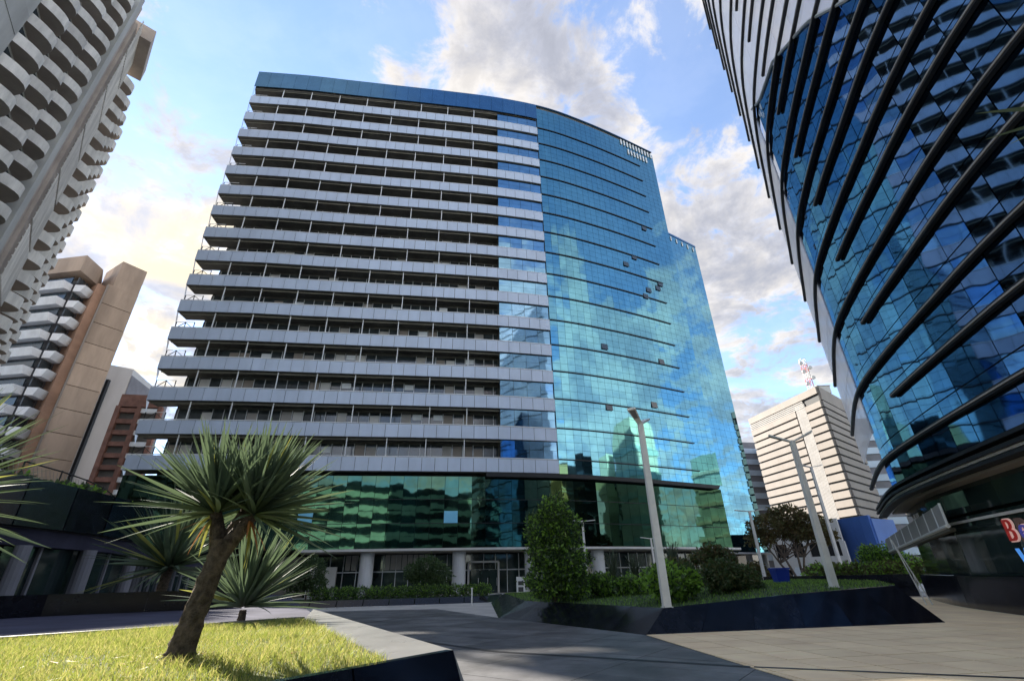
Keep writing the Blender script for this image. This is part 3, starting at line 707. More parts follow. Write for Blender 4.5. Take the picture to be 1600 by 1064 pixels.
b = MB(); E = P0 + dv * 14.4; w1 = P0 - nv * 14; w2 = E - nv * 14
b.prism([tuple(P0), tuple(E), tuple(w2), tuple(w1)], 0, 80, M['t1wall']); b.build('wall', t1)
b = MB(); a = P0 - dv * 26; b.prism([tuple(a + nv * .45), tuple(P0 + nv * .45 - dv * .05), tuple(P0 - nv * 6 - dv * .05), tuple(a - nv * 6)], 0, 83, M['concrete']); b.build('blank_wall', t1)
for i in range(24): link('wall_panel', boxmesh('wall_panel', (6.3, .06, 3.1), M['concrete'], (0, 0, 1)), t1, mw=Matrix.Translation((*(P0 - dv * (3.4 + 6.4 * (i % 3)) + nv * .48), 30 + 3.2 * 2 * (i // 3))) @ Matrix.Rotation(math.atan2(dv[1], dv[0]), 4, 'Z'))
b = MB(); q = E + dv * 1.0; b.box((*(q + nv * .2), 41), (1.3, 2.2, 82), M['concrete'], math.atan2(dv[1], dv[0])); b.build('pier', t1)
b = MB(); q = E + dv * 2.15; b.box((*(q + nv * .4), 40.5), (.5, 1.6, 81), M['t1soff'], math.atan2(dv[1], dv[0])); b.build('pier_recess', t1)
d2 = Vector((-.70, .714)).normalized(); n2_ = Vector((d2[1], -d2[0])); n2_ = n2_ if n2_.dot(Vector((1, -.3))) > 0 else -n2_
Q0 = E + dv * 2.7 + nv * 1.5
b = MB(); b.prism([tuple(Q0), tuple(Q0 + d2 * 25), tuple(Q0 + d2 * 25 - n2_ * 12), tuple(Q0 - n2_ * 12)], 0, 78, M['t1soff']); b.build('wall', t1)
# mesh screens
for k in range(8):
    for j in range(2):
        zz = 16 + k * 8; c = Q0 + d2 * (2.2 + 4.4 * j) + n2_ * .4
        b = MB()
        for u in range(8): b.box((*(c + d2 * (-1.9 + u * .54)), zz + 3.7), (.14, .08, 7.3), M['t1para'], math.atan2(d2[1], d2[0]))
        for u in range(9): b.box((*(c - n2_ * .09), zz + .3 + u * .88), (4.1, .07, .16), M['t1para'], math.atan2(d2[1], d2[0]))
        b.build('lattice_screen', t1)
bmesh2 = balcony_mesh(4.06, 1.7, 1.45)
face(t1, Q0 + d2 * 9.0, d2, n2_, 4, 4.05, bmesh2, 20, 14.0)
b = MB(); c = Q0 + d2 * 7 + n2_ * .5; b.box((*c, 80), (9, 2.8, 2.8), M['t1soff'], math.atan2(d2[1], d2[0])); b.build('roof_parapet', t1)

# ------------------------------------------------------------------ brown tower with trays, shaft
bt = thing('brown_tower', 'brown residential tower with stepped tray balconies and a tall windowless shaft', 'tower', (-85, 84, 0))
pl, pf, pr = azp(-53.5, 138), azp(-48, 118), azp(-46.45, 122)
b = MB(); bk = Vector((-30, 35, 0))
b.prism([tuple(x[:2]) for x in (pl + bk * .03, pf + bk * .05, pr + bk * .05, pr + bk, pl + bk)], 0, 58.5, M['lilac']); b.build('wall', bt)
b = MB(); o_ = Vector((1.2, -1.4, 0)); b.prism([tuple(x[:2]) for x in (pl + o_, pf + o_, pr + o_, pr + bk, pl + bk)], 58.6, 62.3, M['brown']); b.build('roof_parapet', bt)
for k in range(15):
    z = 54.6 - 3.66 * k
    for a_, c_, t0, t1_ in ((pf, pr, .0, .52), (pl, pf, .02, .36), (pl, pf, .38, .98)):
        p, q = a_.lerp(c_, t0), a_.lerp(c_, t1_); d = (q - p).normalized(); n_ = Vector((d[1], -d[0], 0)) * 1.9; n_ = n_ if n_.dot(-p) > 0 else -n_
        b = MB(); b.frust([(*(p + n_ * .7)[:2], z), (*(q + n_ * .7)[:2], z), (*q[:2], z), (*p[:2], z)][::1], [(*(p + n_)[:2], z + 1.5), (*(q + n_)[:2], z + 1.5), (*q[:2], z + 1.5), (*p[:2], z + 1.5)], M['tray'])
        b.build('balcony_tray', bt)
        b = MB(); c = (p + q) / 2; b.box((c[0] + n_[0] * .06, c[1] + n_[1] * .06, z + 2.55), ((q - p).length * .94, .2, 1.5), M['win'], math.atan2(d[1], d[0])); b.build('window', bt)
b = MB(); c = pl.lerp(pf, .42) + Vector((1.6, -1.9, 0)); b.box((c[0], c[1], 30), (.5, .6, 60), M['dark'], 0); b.build('vertical_fin', bt)
# shaft
sa_, sb2 = azp(-45.75, 118), azp(-43.15, 119.5); dS = (sb2 - sa_).normalized(); nS = Vector((dS[1], -dS[0], 0)); nS = nS if nS.dot(-sa_) > 0 else -nS
ns = 13; hs = 58.5 / ns
for i in range(ns):
    b = MB(); c = (sa_ + sb2) / 2 - nS * 4; b.box((c[0], c[1], hs * (i + .5)), ((sb2 - sa_).length, 8, hs - .12), M['brown'], math.atan2(dS[1], dS[0])); b.build('shaft_segment', bt)
b = MB(); c = (sa_ * .42 + sb2 * .58) - nS * 4; b.box((c[0], c[1], 61.5), ((sb2 - sa_).length * .84, 7.8, 6.6), M['brown'], math.atan2(dS[1], dS[0])); b.build('shaft_head', bt)
b = MB(); c = sa_ - dS * .75 - nS * 4; b.box((c[0], c[1], 29), (1.4, 7, 58), M['rust'], math.atan2(dS[1], dS[0])); b.build('shaft_edge', bt)
b = MB(); b.box((sa_[0] + nS[0] * .1, sa_[1] + nS[1] * .1, 29), (.25, .3, 58.2), M['beige'], math.atan2(dS[1], dS[0])); b.build('corner_trim', bt)

# white slab building and brick building behind
wb = thing('white_slab_building', 'narrow white and grey slab building right of the brown shaft', 'building', (-100, 112, 0))
p, q, r_ = azp(-43.5, 150), azp(-41.35, 150), azp(-39.3, 168)
b = MB(); b.prism([tuple(x[:2]) for x in (p, q, q + Vector((-6, 22, 0)), p + Vector((-14, 20, 0)))], 0, 52.3, M['white']); b.build('white_wall', wb)
b = MB(); b.prism([tuple(x[:2]) for x in (q + Vector((.15, 0, 0)), r_, r_ + Vector((-8, 8, 0)), q + Vector((-5, 22, 0)))], 0, 50.6, M['lilac']); b.build('grey_wall', wb)
b = MB(); d = azp(-42.9, 149); b.box((d[0], d[1], 24), (.7, .7, 48), M['black'], 0); b.build('dark_reveal', wb)
for k in range(12):
    b = MB(); c = q.lerp(r_, .5); dd = (r_ - q).normalized(); b.box((c[0] + .25, c[1] - .25, 8 + k * 3.5), ((r_ - q).length * .8, .2, 1.1), M['win'], math.atan2(dd[1], dd[0])); b.build('window', wb)
bb = thing('brick_building', 'low reddish brick building with ladder-like ribs left of the office block', 'building', (-66, 78, 0))
p, q = azp(-41.4, 104), azp(-38.2, 101); dd = (q - p).normalized()
b = MB(); b.prism([tuple(x[:2]) for x in (p, q, q + Vector((-10, 14, 0)), p + Vector((-10, 14, 0)))], 0, 31.2, M['slab']); b.build('wall', bb)
b = MB(); c = p.lerp(q, .5); b.box((c[0] + .3, c[1] - .3, 30.6), ((q - p).length, 1.0, 2.2), M['brick'], math.atan2(dd[1], dd[0])); b.build('roof_parapet', bb)
for k in range(15):
    for j in range(2):
        b = MB(); c = p.lerp(q, .25 + .5 * j); b.box((c[0] + .3, c[1] - .35, 1.6 + k * 1.95), ((q - p).length * .44, .7, .75), M['brick'] if j == 0 else M['tray'], math.atan2(dd[1], dd[0])); b.build('rib', bb)
for j in (.0, .5, 1.): b = MB(); c = p.lerp(q, j); b.box((c[0] + .45, c[1] - .5, 14.8), (.7, .7, 29.6), M['brick'], math.atan2(dd[1], dd[0])); b.build('pilaster', bb)

# ------------------------------------------------------------------ low dark building at left
lb = thing('dark_pavilion', 'low dark curved pavilion with glass walls and a planted roof at the left', 'pavilion', (-20, 24, .8))
PC = Curve([(-18.0, 9), (-18.8, 14), (-19.2, 20), (-19.8, 24.5), (-21.6, 29.5), (-25.5, 36), (-28.5, 43), (-31, 50), (-33, 58)])
# curve runs away from the camera: outward is to its right-hand side, which faces the plaza
s = 0.
while s < PC.len - 1.4:
    me = boxmesh('fascia_panel', (2.36, .1, 1.72), M['granite_b'], (0, 0, 1)); link('fascia_panel', me, lb, mw=on(PC, s + 1.2, .3, 3.75)); s += 2.4
b = MB(); ribbon(b, PC, 0, PC.len, .2, -.4, 3.7, 5.4, M['black'], 1); b.build('fascia_core', lb)
b = MB(); ribbon(b, PC, 0, PC.len, .1, -.5, 3.1, 3.7, M['terr'], 1); b.build('soffit_band', lb)
s = 0.
while s < PC.len - 1.4:
    link('glass_pane', boxmesh('glass_pane', (2.3, .05, 2.25), M['gdark'], (0, 0, 1)), lb, mw=on(PC, s + 1.2, -.3, .85)); link('mullion', boxmesh('mullion', (.1, .12, 2.3), M['lilac'], (0, 0, 1)), lb, mw=on(PC, s, -.2, .8)); s += 2.4
for s in (6.2, 10.6, 14.2, 18.5): q = PC.at(s, .25); b = MB(); b.bar((q[0], q[1], .8), (q[0], q[1], 3.1), .26, M['lilac'], n=12); b.build('column', lb)
b = MB(); b.prism([tuple(PC.at(x, -.6)) for x in np.linspace(0, PC.len, 14)] + [(-50, 58), (-44, 9)], .8, 5.2, M['black'], M['lawn2']); b.build('roof', lb)
# roof railing
rl_ = thing('roof_railing', 'thin metal railing with diagonal infill along the planted pavilion roof', 'railing', (-23, 24, 5.4))
for i in range(12):
    s = 2 + i * 2.6; a, c = PC.at(s, -2.6), PC.at(s + 2.6, -2.6); b = MB(); b.bar((*a, 5.2), (*a, 6.75), .035, M['dark'], n=5); b.build('post', rl_)
    b = MB(); b.bar((*a, 6.7), (*c, 6.7), .035, M['dark'], n=5); b.bar((*a, 5.4), (*c, 5.4), .02, M['dark'], n=4)
    for u in range(9):
        t = u / 9; p = a.lerp(c, t); q = a.lerp(c, min(1, t + .3)); b.bar((*p, 6.6), (*q, 5.45), .012, M['grille'], n=3, cap=False)
    b.build('infill', rl_)
# black wall on the terrace
def wall(name, label, pts, z0, z1, th, mt, cat='wall', panel=2.0):
    t = thing(name, label, cat, (*pts[0], z0))
    for a, c in zip(pts[:-1], pts[1:]):
        a, c = Vector(a), Vector(c); n = max(1, int((c - a).length / panel)); d = (c - a) / n; ang = math.atan2(d[1], d[0])
        me = boxmesh('stone_panel', (d.length - .012, th, z1 - z0), mt, (0, 0, 1))
        for i in range(n): q = a + d * (i + .5); link('stone_panel', me, t, mw=Matrix.Translation((*q, z0)) @ Matrix.Rotation(ang, 4, 'Z'))
    return t
wall('low_wall', 'low black stone wall on the terrace between the lawn and the pavilion', [(-17.5, 13.5), (-15.6, 17.6), (-10.9, 20.6)], .8, 1.43, .4, M['granite_b'])
wall('low_wall', 'long low black stone wall beyond the right planter before the striped building', [(19.5, 42), (23, 39.5), (26.5, 35.5)], 0, 1.3, .4, M['granite_b'])
wall('low_wall', 'dark stone upstand closing the back of the right planter lawn', [(13, 46), (19.4, 42.2)], 0, 1.28, .4, M['granite_b'])

# ------------------------------------------------------------------ planters
# left lawn planter
lp = thing('lawn_planter', 'raised triangular planter with light granite kerb and black polished front at the lower left', 'planter', (-5, 8, 0))
b = MB(); b.frust([(-.25, 5.75, 0), (-5.85, 15.6, 0), (-4.7, 11.8, 0), (-1.3, 5.3, 0)], [(-.7, 5.95, .93), (-5.8, 15.3, .93), (-4.6, 11.7, .90), (-1.22, 5.45, .90)], M['granite_l']); b.build('granite_kerb', lp)
fr = [Vector((-.7, 5.95)), Vector((-1.45, 4.9)), Vector((-2.6, 3.4)), Vector((-4.6, 1.2))]
for a, c in zip(fr[:-1], fr[1:]):
    d = (c - a).normalized(); nn = Vector((-d[1], d[0])); nn = nn if nn.dot(Vector((1, -1))) > 0 else -nn; c2 = c - d * .02
    b = MB(); b.frust([(*(a + nn * .42), 0), (*(a - nn * .3), 0), (*(c2 - nn * .3), 0), (*(c2 + nn * .42), 0)], [(*a, .93), (*(a - nn * .1), .93), (*(c2 - nn * .1), .93), (*c2, .93)], M['granite_b']); b.build('black_panel', lp)
b = MB(); ck = [(-4.62, 11.72), (-8.0, 8.55), (-10.5, 6.35), (-13, 4)]
for a, c in zip(ck[:-1], ck[1:]): a, c = Vector(a), Vector(c); b.box((*((a + c) / 2), .85), ((c - a).length, .09, .2), M['granite_l'], math.atan2(c[1] - a[1], c[0] - a[0]))
b.build('lawn_kerb', lp)
lawn_poly = [(-4.6, 11.65), (-1.25, 5.45), (-1.5, 4.85), (-2.7, 3.35), (-4.6, 1.3), (-13, 1.3), (-13, 4.0), (-10.5, 6.3), (-8.0, 8.5)]
lw = sheet('lawn', lawn_poly, .88, M['lawn'], None, .9); struct(lw)
def inpoly(x, y, poly):
    c = np.zeros(len(x), bool); n = len(poly); j = n - 1
    for i in range(n):
        xi, yi = poly[i]; xj, yj = poly[j]
        c ^= ((yi > y) != (yj > y)) & (x < (xj - xi) * (y - yi) / (yj - yi + 1e-12) + xi); j = i
    return c
def grass(name, poly, z, n, h, wd, mts, label, lean=.5, clump=None):
    xs = [p[0] for p in poly]; ys = [p[1] for p in poly]
    X = rng.uniform(min(xs), max(xs), n * 3); Y = rng.uniform(min(ys), max(ys), n * 3); k = inpoly(X, Y, poly); X, Y = X[k][:n], Y[k][:n]; n = len(X)
    if clump is not None:
        dens = .5 + .5 * np.sin(X * 1.7 + 1.3 * np.sin(Y * 1.1)) * np.cos(Y * 2.1 + np.sin(X * 1.3)); hs_ = .65 + .7 * dens
    else: hs_ = np.ones(n)
    hh = h * rng.uniform(.45, 1.25, n) * hs_; a = rng.uniform(0, 2 * np.pi, n); la = rng.uniform(0, 2 * np.pi, n); ln = hh * rng.uniform(.1, lean * 2, n)
    dx, dy = np.cos(a) * wd / 2, np.sin(a) * wd / 2; Z = z if not callable(z) else z(X, Y)
    Z = Z * np.ones(n)
    v = np.empty((n, 5, 3)); lx, ly = np.cos(la) * ln, np.sin(la) * ln
    v[:, 0] = np.c_[X - dx, Y - dy, Z]; v[:, 1] = np.c_[X + dx, Y + dy, Z]
    v[:, 2] = np.c_[X + dx * .8 + lx * .35, Y + dy * .8 + ly * .35, Z + hh * .6]; v[:, 3] = np.c_[X - dx * .8 + lx * .35, Y - dy * .8 + ly * .35, Z + hh * .6]
    v[:, 4] = np.c_[X + lx, Y + ly, Z + hh]
    me = bpy.data.meshes.new(name); nv_ = n * 5; nl = n * 7
    me.vertices.add(nv_); me.vertices.foreach_set('co', v.reshape(-1)); me.loops.add(nl)
    base = np.arange(n)[:, None] * 5; li = np.concatenate([base + np.array([[0, 1, 2, 3]]), base + np.array([[3, 2, 4]])], axis=1).reshape(-1)
    me.loops.foreach_set('vertex_index', li.astype(np.int32)); me.polygons.add(2 * n)
    ls = np.concatenate([np.arange(n)[:, None] * 7, np.arange(n)[:, None] * 7 + 4], axis=1).reshape(-1); me.polygons.foreach_set('loop_start', ls.astype(np.int32))
    for mt in mts: me.materials.append(mt)
    mi = rng.integers(0, len(mts), n); me.polygons.foreach_set('material_index', np.repeat(mi, 2).astype(np.int32)); me.update(calc_edges=True); me.validate()
    o = link(name, me); return stuff(o, label, 'grass')
grass('grass', lawn_poly, .87, 95000, .10, .007, [M['blade'], M['blade'], M['blade2']], 'sunlit yellow green grass growing over the left planter lawn', .6, 1)
lt = MB()
for i in range(70):
    a = random.uniform(0, 6.283); rr = abs(random.gauss(0, .55)) + .1; x, y = -3.6 + math.cos(a) * rr * 1.6, 5.95 + math.sin(a) * rr; l_ = random.uniform(.04, .22); t_ = random.uniform(0, 6.283); z_ = .91 + random.uniform(0, .03)
    dx, dy = math.cos(t_) * l_, math.sin(t_) * l_; nx_, ny_ = -math.sin(t_) * .012, math.cos(t_) * .012
    lt.add([(x - nx_, y - ny_, z_), (x + nx_, y + ny_, z_), (x + dx, y + dy, z_ + random.uniform(-.01, .03))], [(0, 1, 2)], random.choice((M['leafo'], M['bark'], M['blade2'])))
stuff(lt.build('leaf_litter'), 'dry fallen leaf scraps lying in the grass around the stout palm trunk', 'leaf litter')
# right planter
rpn = thing('wedge_planter', 'long wedge shaped planter of polished black granite on the right of the ramp', 'planter', (8, 22, 0))
BT = [((-.9, 24.7, 0), (.35, 25.6, .62)), ((3.8, 16.5, 0), (4.6, 17.15, .66)), ((9.0, 17.32, 0), (9.3, 18.15, .93)), ((14.0, 18.1, 0), (13.6, 19.3, 1.08)), ((20.5, 28.5, 0), (19.5, 29, 1.1)), ((22.0, 40, 0), (20.8, 39.6, 1.1)), ((12, 47, 0), (12, 46.4, .8)), ((-2, 40, 0), (-1, 39.5, .6))]
def subdiv(a, c, n): return [Vector(a).lerp(Vector(c), i / n) for i in range(n + 1)]
for i in range(len(BT)):
    (a0, a1), (c0, c1) = BT[i], BT[(i + 1) % len(BT)]; n = max(1, int(round((Vector(c0) - Vector(a0)).length / 1.6)))
    lo, hi = subdiv(a0, c0, n), subdiv(a1, c1, n)
    for j in range(n):
        e = (lo[j + 1] - lo[j]).normalized() * .012; inn = (Vector((8, 30, 0)) - lo[j]).normalized() * .3; inn.z = 0
        b = MB(); b.frust([lo[j], lo[j + 1] - e, lo[j + 1] - e + inn, lo[j] + inn], [hi[j], hi[j + 1] - e, hi[j + 1] - e + inn * .4, hi[j] + inn * .4], M['granite_b']); b.build('granite_panel', rpn)
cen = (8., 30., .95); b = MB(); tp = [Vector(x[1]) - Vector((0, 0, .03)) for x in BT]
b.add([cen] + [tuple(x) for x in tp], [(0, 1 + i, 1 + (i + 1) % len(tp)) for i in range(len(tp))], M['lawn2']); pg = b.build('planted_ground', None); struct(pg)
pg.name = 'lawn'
def zpl(x, y):
    # height on the fan of triangles
    x = np.asarray(x, float); y = np.asarray(y, float); z = np.full(x.shape, .8)
    for i in range(len(tp)):
        A, B_, C_ = np.array(cen), np.array(tp[i]), np.array(tp[(i + 1) % len(tp)])
        D = (B_[1] - C_[1]) * (A[0] - C_[0]) + (C_[0] - B_[0]) * (A[1] - C_[1])
        l1 = ((B_[1] - C_[1]) * (x - C_[0]) + (C_[0] - B_[0]) * (y - C_[1])) / D; l2 = ((C_[1] - A[1]) * (x - C_[0]) + (A[0] - C_[0]) * (y - C_[1])) / D; l3 = 1 - l1 - l2
        k = (l1 >= -1e-6) & (l2 >= -1e-6) & (l3 >= -1e-6); z = np.where(k, l1 * A[2] + l2 * B_[2] + l3 * C_[2], z)
    return z
grass('grass', [tuple(t[:2]) for t in tp], zpl, 30000, .09, .02, [M['fol'], M['folb']], 'dark green turf on top of the right planter', .5)
def zp(x, y): return float(zpl(np.array([x]), np.array([y]))[0])
# far bed with hedge
fb = thing('hedge_planter', 'long low dark stone planter carrying the clipped hedge in front of the entrance', 'planter', (-10, 42, 0))
bo = [(-16.5, 37.5), (-2.2, 40.6), (-1.0, 45.5), (-20, 45.5), (-22, 38)]
for a, c in zip(bo[:2], bo[1:3]):
    n = max(1, int((Vector(c) - Vector(a)).length / 1.8))
    for i in range(n):
        p, q = Vector(a).lerp(Vector(c), i / n), Vector(a).lerp(Vector(c), (i + 1) / n - .004); inn = Vector((-.05, .35)) if a == bo[0] else Vector((-.35, .0))
        b = MB(); b.frust([(*p, 0), (*q, 0), (*(q + inn * 2), 0), (*(p + inn * 2), 0)], [(*(p + inn), .42), (*(q + inn), .42), (*(q + inn * 2), .42), (*(p + inn * 2), .42)], M['granite_b']); b.build('stone_panel', fb)
b = MB(); b.prism([(-16.9, 37.9), (-2.7, 41), (-1.6, 45.2), (-20, 45.2)], 0, .36, M['lawn2']); b.build('soil', fb)

# ------------------------------------------------------------------ foliage
def leafmesh(name, n, size, blobs, mts, shape='quad', droop=0.):
    """n leaf faces scattered through the ellipsoids in blobs: (centre, radii)"""
    vol = np.array([np.prod(r_) ** .7 for _, r_ in blobs]); pick = rng.choice(len(blobs), n, p=vol / vol.sum())
    d = rng.normal(size=(n, 3)); d /= np.linalg.norm(d, axis=1)[:, None]; rad = rng.uniform(.35, 1, n) ** .5
    rad *= 1 + .16 * np.sin(d[:, 0] * 7 + pick) * np.cos(d[:, 2] * 6 + pick * 2) + .08 * rng.normal(size=n)
    c = np.array([b_[0] for b_ in blobs])[pick]; rr = np.array([b_[1] for b_ in blobs])[pick]
    P = c + d * rr * rad[:, None]
    ax = rng.normal(size=(n, 3)) + d * .5; ax[:, 2] -= droop; ax /= np.linalg.norm(ax, axis=1)[:, None]
    bx = np.cross(ax, rng.normal(size=(n, 3))); bx /= np.linalg.norm(bx, axis=1)[:, None]
    s_ = size * rng.uniform(.6, 1.4, n)[:, None]
    v = np.empty((n, 4, 3)); v[:, 0] = P; v[:, 1] = P + ax * s_ * .5 + bx * s_ * .28; v[:, 2] = P + ax * s_; v[:, 3] = P + ax * s_ * .5 - bx * s_ * .28
    me = bpy.data.meshes.new(name); me.from_pydata(v.reshape(-1, 3).tolist(), [], (np.arange(n)[:, None] * 4 + np.arange(4)).tolist())
    for mt in mts: me.materials.append(mt)
    me.polygons.foreach_set('material_index', rng.integers(0, len(mts), n).astype(np.int32)); me.update(); return me
def tree(label, x, y, z, h, blobs, n, size, mts, cat='tree', trunk=.12, name='tree', group=None, stems=1):
    t = thing(name, label, cat, (x, y, z), group)
    b = MB()
    for k in range(stems):
        off = Vector((random.uniform(-.4, .4) if stems > 1 else 0, random.uniform(-.3, .3) if stems > 1 else 0, 0)); p = Vector((x, y, z)) + off; r_ = trunk
        tgt = Vector((x, y, z)) + Vector(blobs[k % len(blobs)][0]) ; pts = [p]
        for i in range(1, 5): pts.append(p.lerp(tgt, i / 4) + Vector((random.uniform(-.12, .12), random.uniform(-.12, .12), 0)))
        for i in range(4): b.bar(pts[i], pts[i + 1], r_ * (1 - i * .18), M['bark2'], r_ * (1 - (i + 1) * .18), n=7)
        for c, rr in blobs:
            b.bar(pts[2], Vector((x, y, z)) + Vector(c), r_ * .45, M['bark2'], r_ * .12, n=5)
    b.build('trunk', t, smooth=True)
    link('crown', leafmesh('crown', n, size, blobs, mts), t, loc=(x, y, z)); return t
def rblobs(w, h0, h1, k, r_):
    return [((random.uniform(-w, w), random.uniform(-w, w) * .8, random.uniform(h0, h1)), (r_ * random.uniform(.7, 1.2), r_ * random.uniform(.7, 1.2), r_ * random.uniform(.55, 1.0))) for _ in range(k)]
p = azp(4.0, 23.6); tree('dense dark green tree at the left tip of the black wedge planter', p.x, p.y, .62, 4.6,
     [((.1, 0, 3.7), (.75, .8, .8)), ((-.45, .1, 3.0), (.8, .9, .8)), ((.55, 0, 2.9), (.85, .8, .9)), ((-.2, .2, 2.0), (1.0, 1, .8)), ((.5, -.2, 1.5), (1.1, 1, .9)), ((-.35, 0, .9), (.95, .9, .8)), ((.6, .1, .7), (.9, .9, .7))], 15000, .15, [M['fol'], M['fol'], M['folb']], trunk=.14)
def shrub(label, az, d, z, blobs, n, size, mts, name='shrub', cat='shrub', stems=4, trunk=.03, group=None):
    p = azp(az, d); return tree(label, p.x, p.y, z, 1, blobs, n, size, mts, cat, trunk, name, group, stems)
shrub('bright green feathery shrub behind the nearest lamp post', 15.6, 20.6, .72, rblobs(.95, .5, 1.0, 9, .55), 7000, .16, [M['folb'], M['folb'], M['fol']])
shrub('dark rounded shrub right of the bright feathery one on the right planter', 20.2, 23.5, .82, rblobs(1.15, .4, 1.0, 10, .6), 8000, .13, [M['fol'], M['fol'], M['folo']])
shrub('low spreading green shrub between the dense tree and the feathery shrub', 10.6, 26.5, .72, rblobs(1.4, .3, .6, 8, .55), 6000, .15, [M['fol'], M['folb']])
shrub('olive brown shrub growing behind the dark rounded shrub', 19.0, 31, .9, rblobs(1.6, .8, 1.6, 8, .7), 6000, .16, [M['folo'], M['folbr'], M['fol']])
shrub('small dark shrub at the right end of the planter shrubs', 22.6, 25.5, .85, rblobs(.6, .2, .5, 6, .4), 3000, .12, [M['fol']])
for az, d, h, lab in ((10.3, 36, 2.3, 'grey feathery palm shrub in front of the fourth column'), (12.6, 38, 2.0, 'second grey feathery palm shrub nearer the lamp post'), (16.6, 38, 2.7, 'tall grey feathery palm shrub behind the near lamp post')):
    p = azp(az, d); t = thing('feather_palm', lab, 'palm', (p.x, p.y, .7), 'feathery palms before the glass')
    b = MB()
    for i in range(70):
        a = random.uniform(0, 6.283); r_ = random.uniform(.3, 1.3); hh = h * random.uniform(.55, 1.1)
        q = [Vector((p.x, p.y, .7)) + Vector((math.cos(a) * r_ * u ** 1.6, math.sin(a) * r_ * u ** 1.6, hh * math.sin(u * 1.9) / .95)) for u in (0, .35, .7, 1.)]
        for u in range(3): sd_ = Vector((-math.sin(a), math.cos(a), 0)) * (.05 - .014 * u); b.add([q[u] - sd_, q[u] + sd_, q[u + 1] + sd_ * .7, q[u + 1] - sd_ * .7], [(0, 1, 2, 3)], M['folg'])
    b.build('frond_tuft', t)
# small trees before the entrance
p = azp(-9.9, 45.5); tree('small dark bushy tree standing behind the hedge left of the entrance', p.x, p.y, .36, 3, [((0, 0, 2.2), (1.3, 1.0, .9)), ((1.2, 0, 1.7), (1.1, .9, .9)), ((-1., 0, 1.8), (.9, .9, .8)), ((.3, 0, 1.2), (1.3, .9, .7))], 6000, .16, [M['fol']], trunk=.09)
p = azp(-21.6, 45); tree('dark slender tree by the pale end wall of the office lobby', p.x, p.y, .1, 3, [((0, 0, 2.3), (1.2, 1.0, 1.1)), ((-.9, 0, 1.6), (1.1, .9, .9)), ((.7, 0, 1.3), (.8, .9, .7))], 5000, .17, [M['fol']], trunk=.09)
hd = thing('hedge', 'long clipped dark green hedge before the lobby columns', 'hedge', (-9.5, 42.5, .36))
link('hedge_body', leafmesh('hedge_body', 16000, .12, [((-6.2 + i * 1.05, -.9 + i * .22, .42), (.8, .5, .5)) for i in range(13)], [M['fol'], M['fol'], M['folb']]), hd, loc=(-9.3, 42.4, .36))
# trees at the striped building
p = azp(28.2, 62); tree('brown leaved spreading tree on bare stems in front of the striped building', p.x, p.y, 0, 6, [((-2.4, 0, 6.0), (2.0, 2, 1.2)), ((0, 0, 7.0), (2.0, 2, 1.1)), ((2.3, 0, 5.9), (1.9, 2, 1.2)), ((-3.3, 0, 4.8), (1.5, 1.5, .8)), ((.7, 0, 5.3), (1.9, 1.8, .9)), ((3.4, 0, 4.9), (1.3, 1.5, .8))], 9000, .3, [M['folbr'], M['folbr'], M['folo']], trunk=.16, stems=4)
shrub('round bright green bush beside the blue panel', 35.3, 52, .6, rblobs(1.1, 1.4, 2.4, 7, .9), 5000, .2, [M['folb'], M['fol']], stems=2, trunk=.07)
shrub('long olive ornamental grass mass behind the far black wall', 33.6, 50, .1, [((-3.5 + i * 1.0, 1.0 - i * .3, 1.3), (1.0, .8, .75)) for i in range(8)], 8000, .25, [M['folo'], M['folo'], M['folb']], name='ornamental_grass', cat='plant')
shrub('olive yellow bush beside the thin lamp post near the wing', 24.4, 60, .1, rblobs(1.3, .8, 2.2, 7, .9), 5000, .22, [M['folo'], M['folbr']], stems=2)
# roof garden on the pavilion: one uncountable trailing mass
rgb_ = [(((*PC.at(3 + i * .8, -1.3 + random.uniform(-.5, .5)), 5.35 + random.uniform(-.1, .25))), (.7, .6, random.uniform(.3, .5))) for i in range(38)]
stuff(link('roof_planting', leafmesh('roof_planting', 19000, .24, rgb_, [M['fol'], M['folg'], M['folb']])), 'grey green planting spilling along the roof edge of the dark pavilion', 'plants')

# ------------------------------------------------------------------ sword leaved palms
def swordleaf(length, width, arch, fold=.35):
    n = 7; vs = []
    for i in range(n + 1):
        u = i / n; w2 = width * (.55 + .45 * math.sin(min(1, u * 3) * math.pi / 2)) * (1 - u ** 2.2) / 2 + .001
        x = length * (u - .10 * arch * u * u); z = -length * arch * .55 * u * u
        vs += [(x, -w2, z + w2 * fold), (x, 0, z), (x, w2, z + w2 * fold)]
    fs = []
    for i in range(n):
        a = i * 3; fs += [(a, a + 3, a + 4, a + 1), (a + 1, a + 4, a + 5, a + 2)]
    return vs, fs
leafM = {}
for key, mt in (('g', M['leaf']), ('y', M['leafy']), ('o', M['leafo'])):
    leafM[key] = []
    for arch in (.02, .12, .25, .45):
        vs, fs = swordleaf(1, .058, arch); me = bpy.data.meshes.new('leaf'); me.from_pydata(vs, [], fs); me.materials.append(mt); me.polygons.foreach_set('use_smooth', [True] * len(fs)); me.update(); leafM[key].append(me)
LEAVES = {}
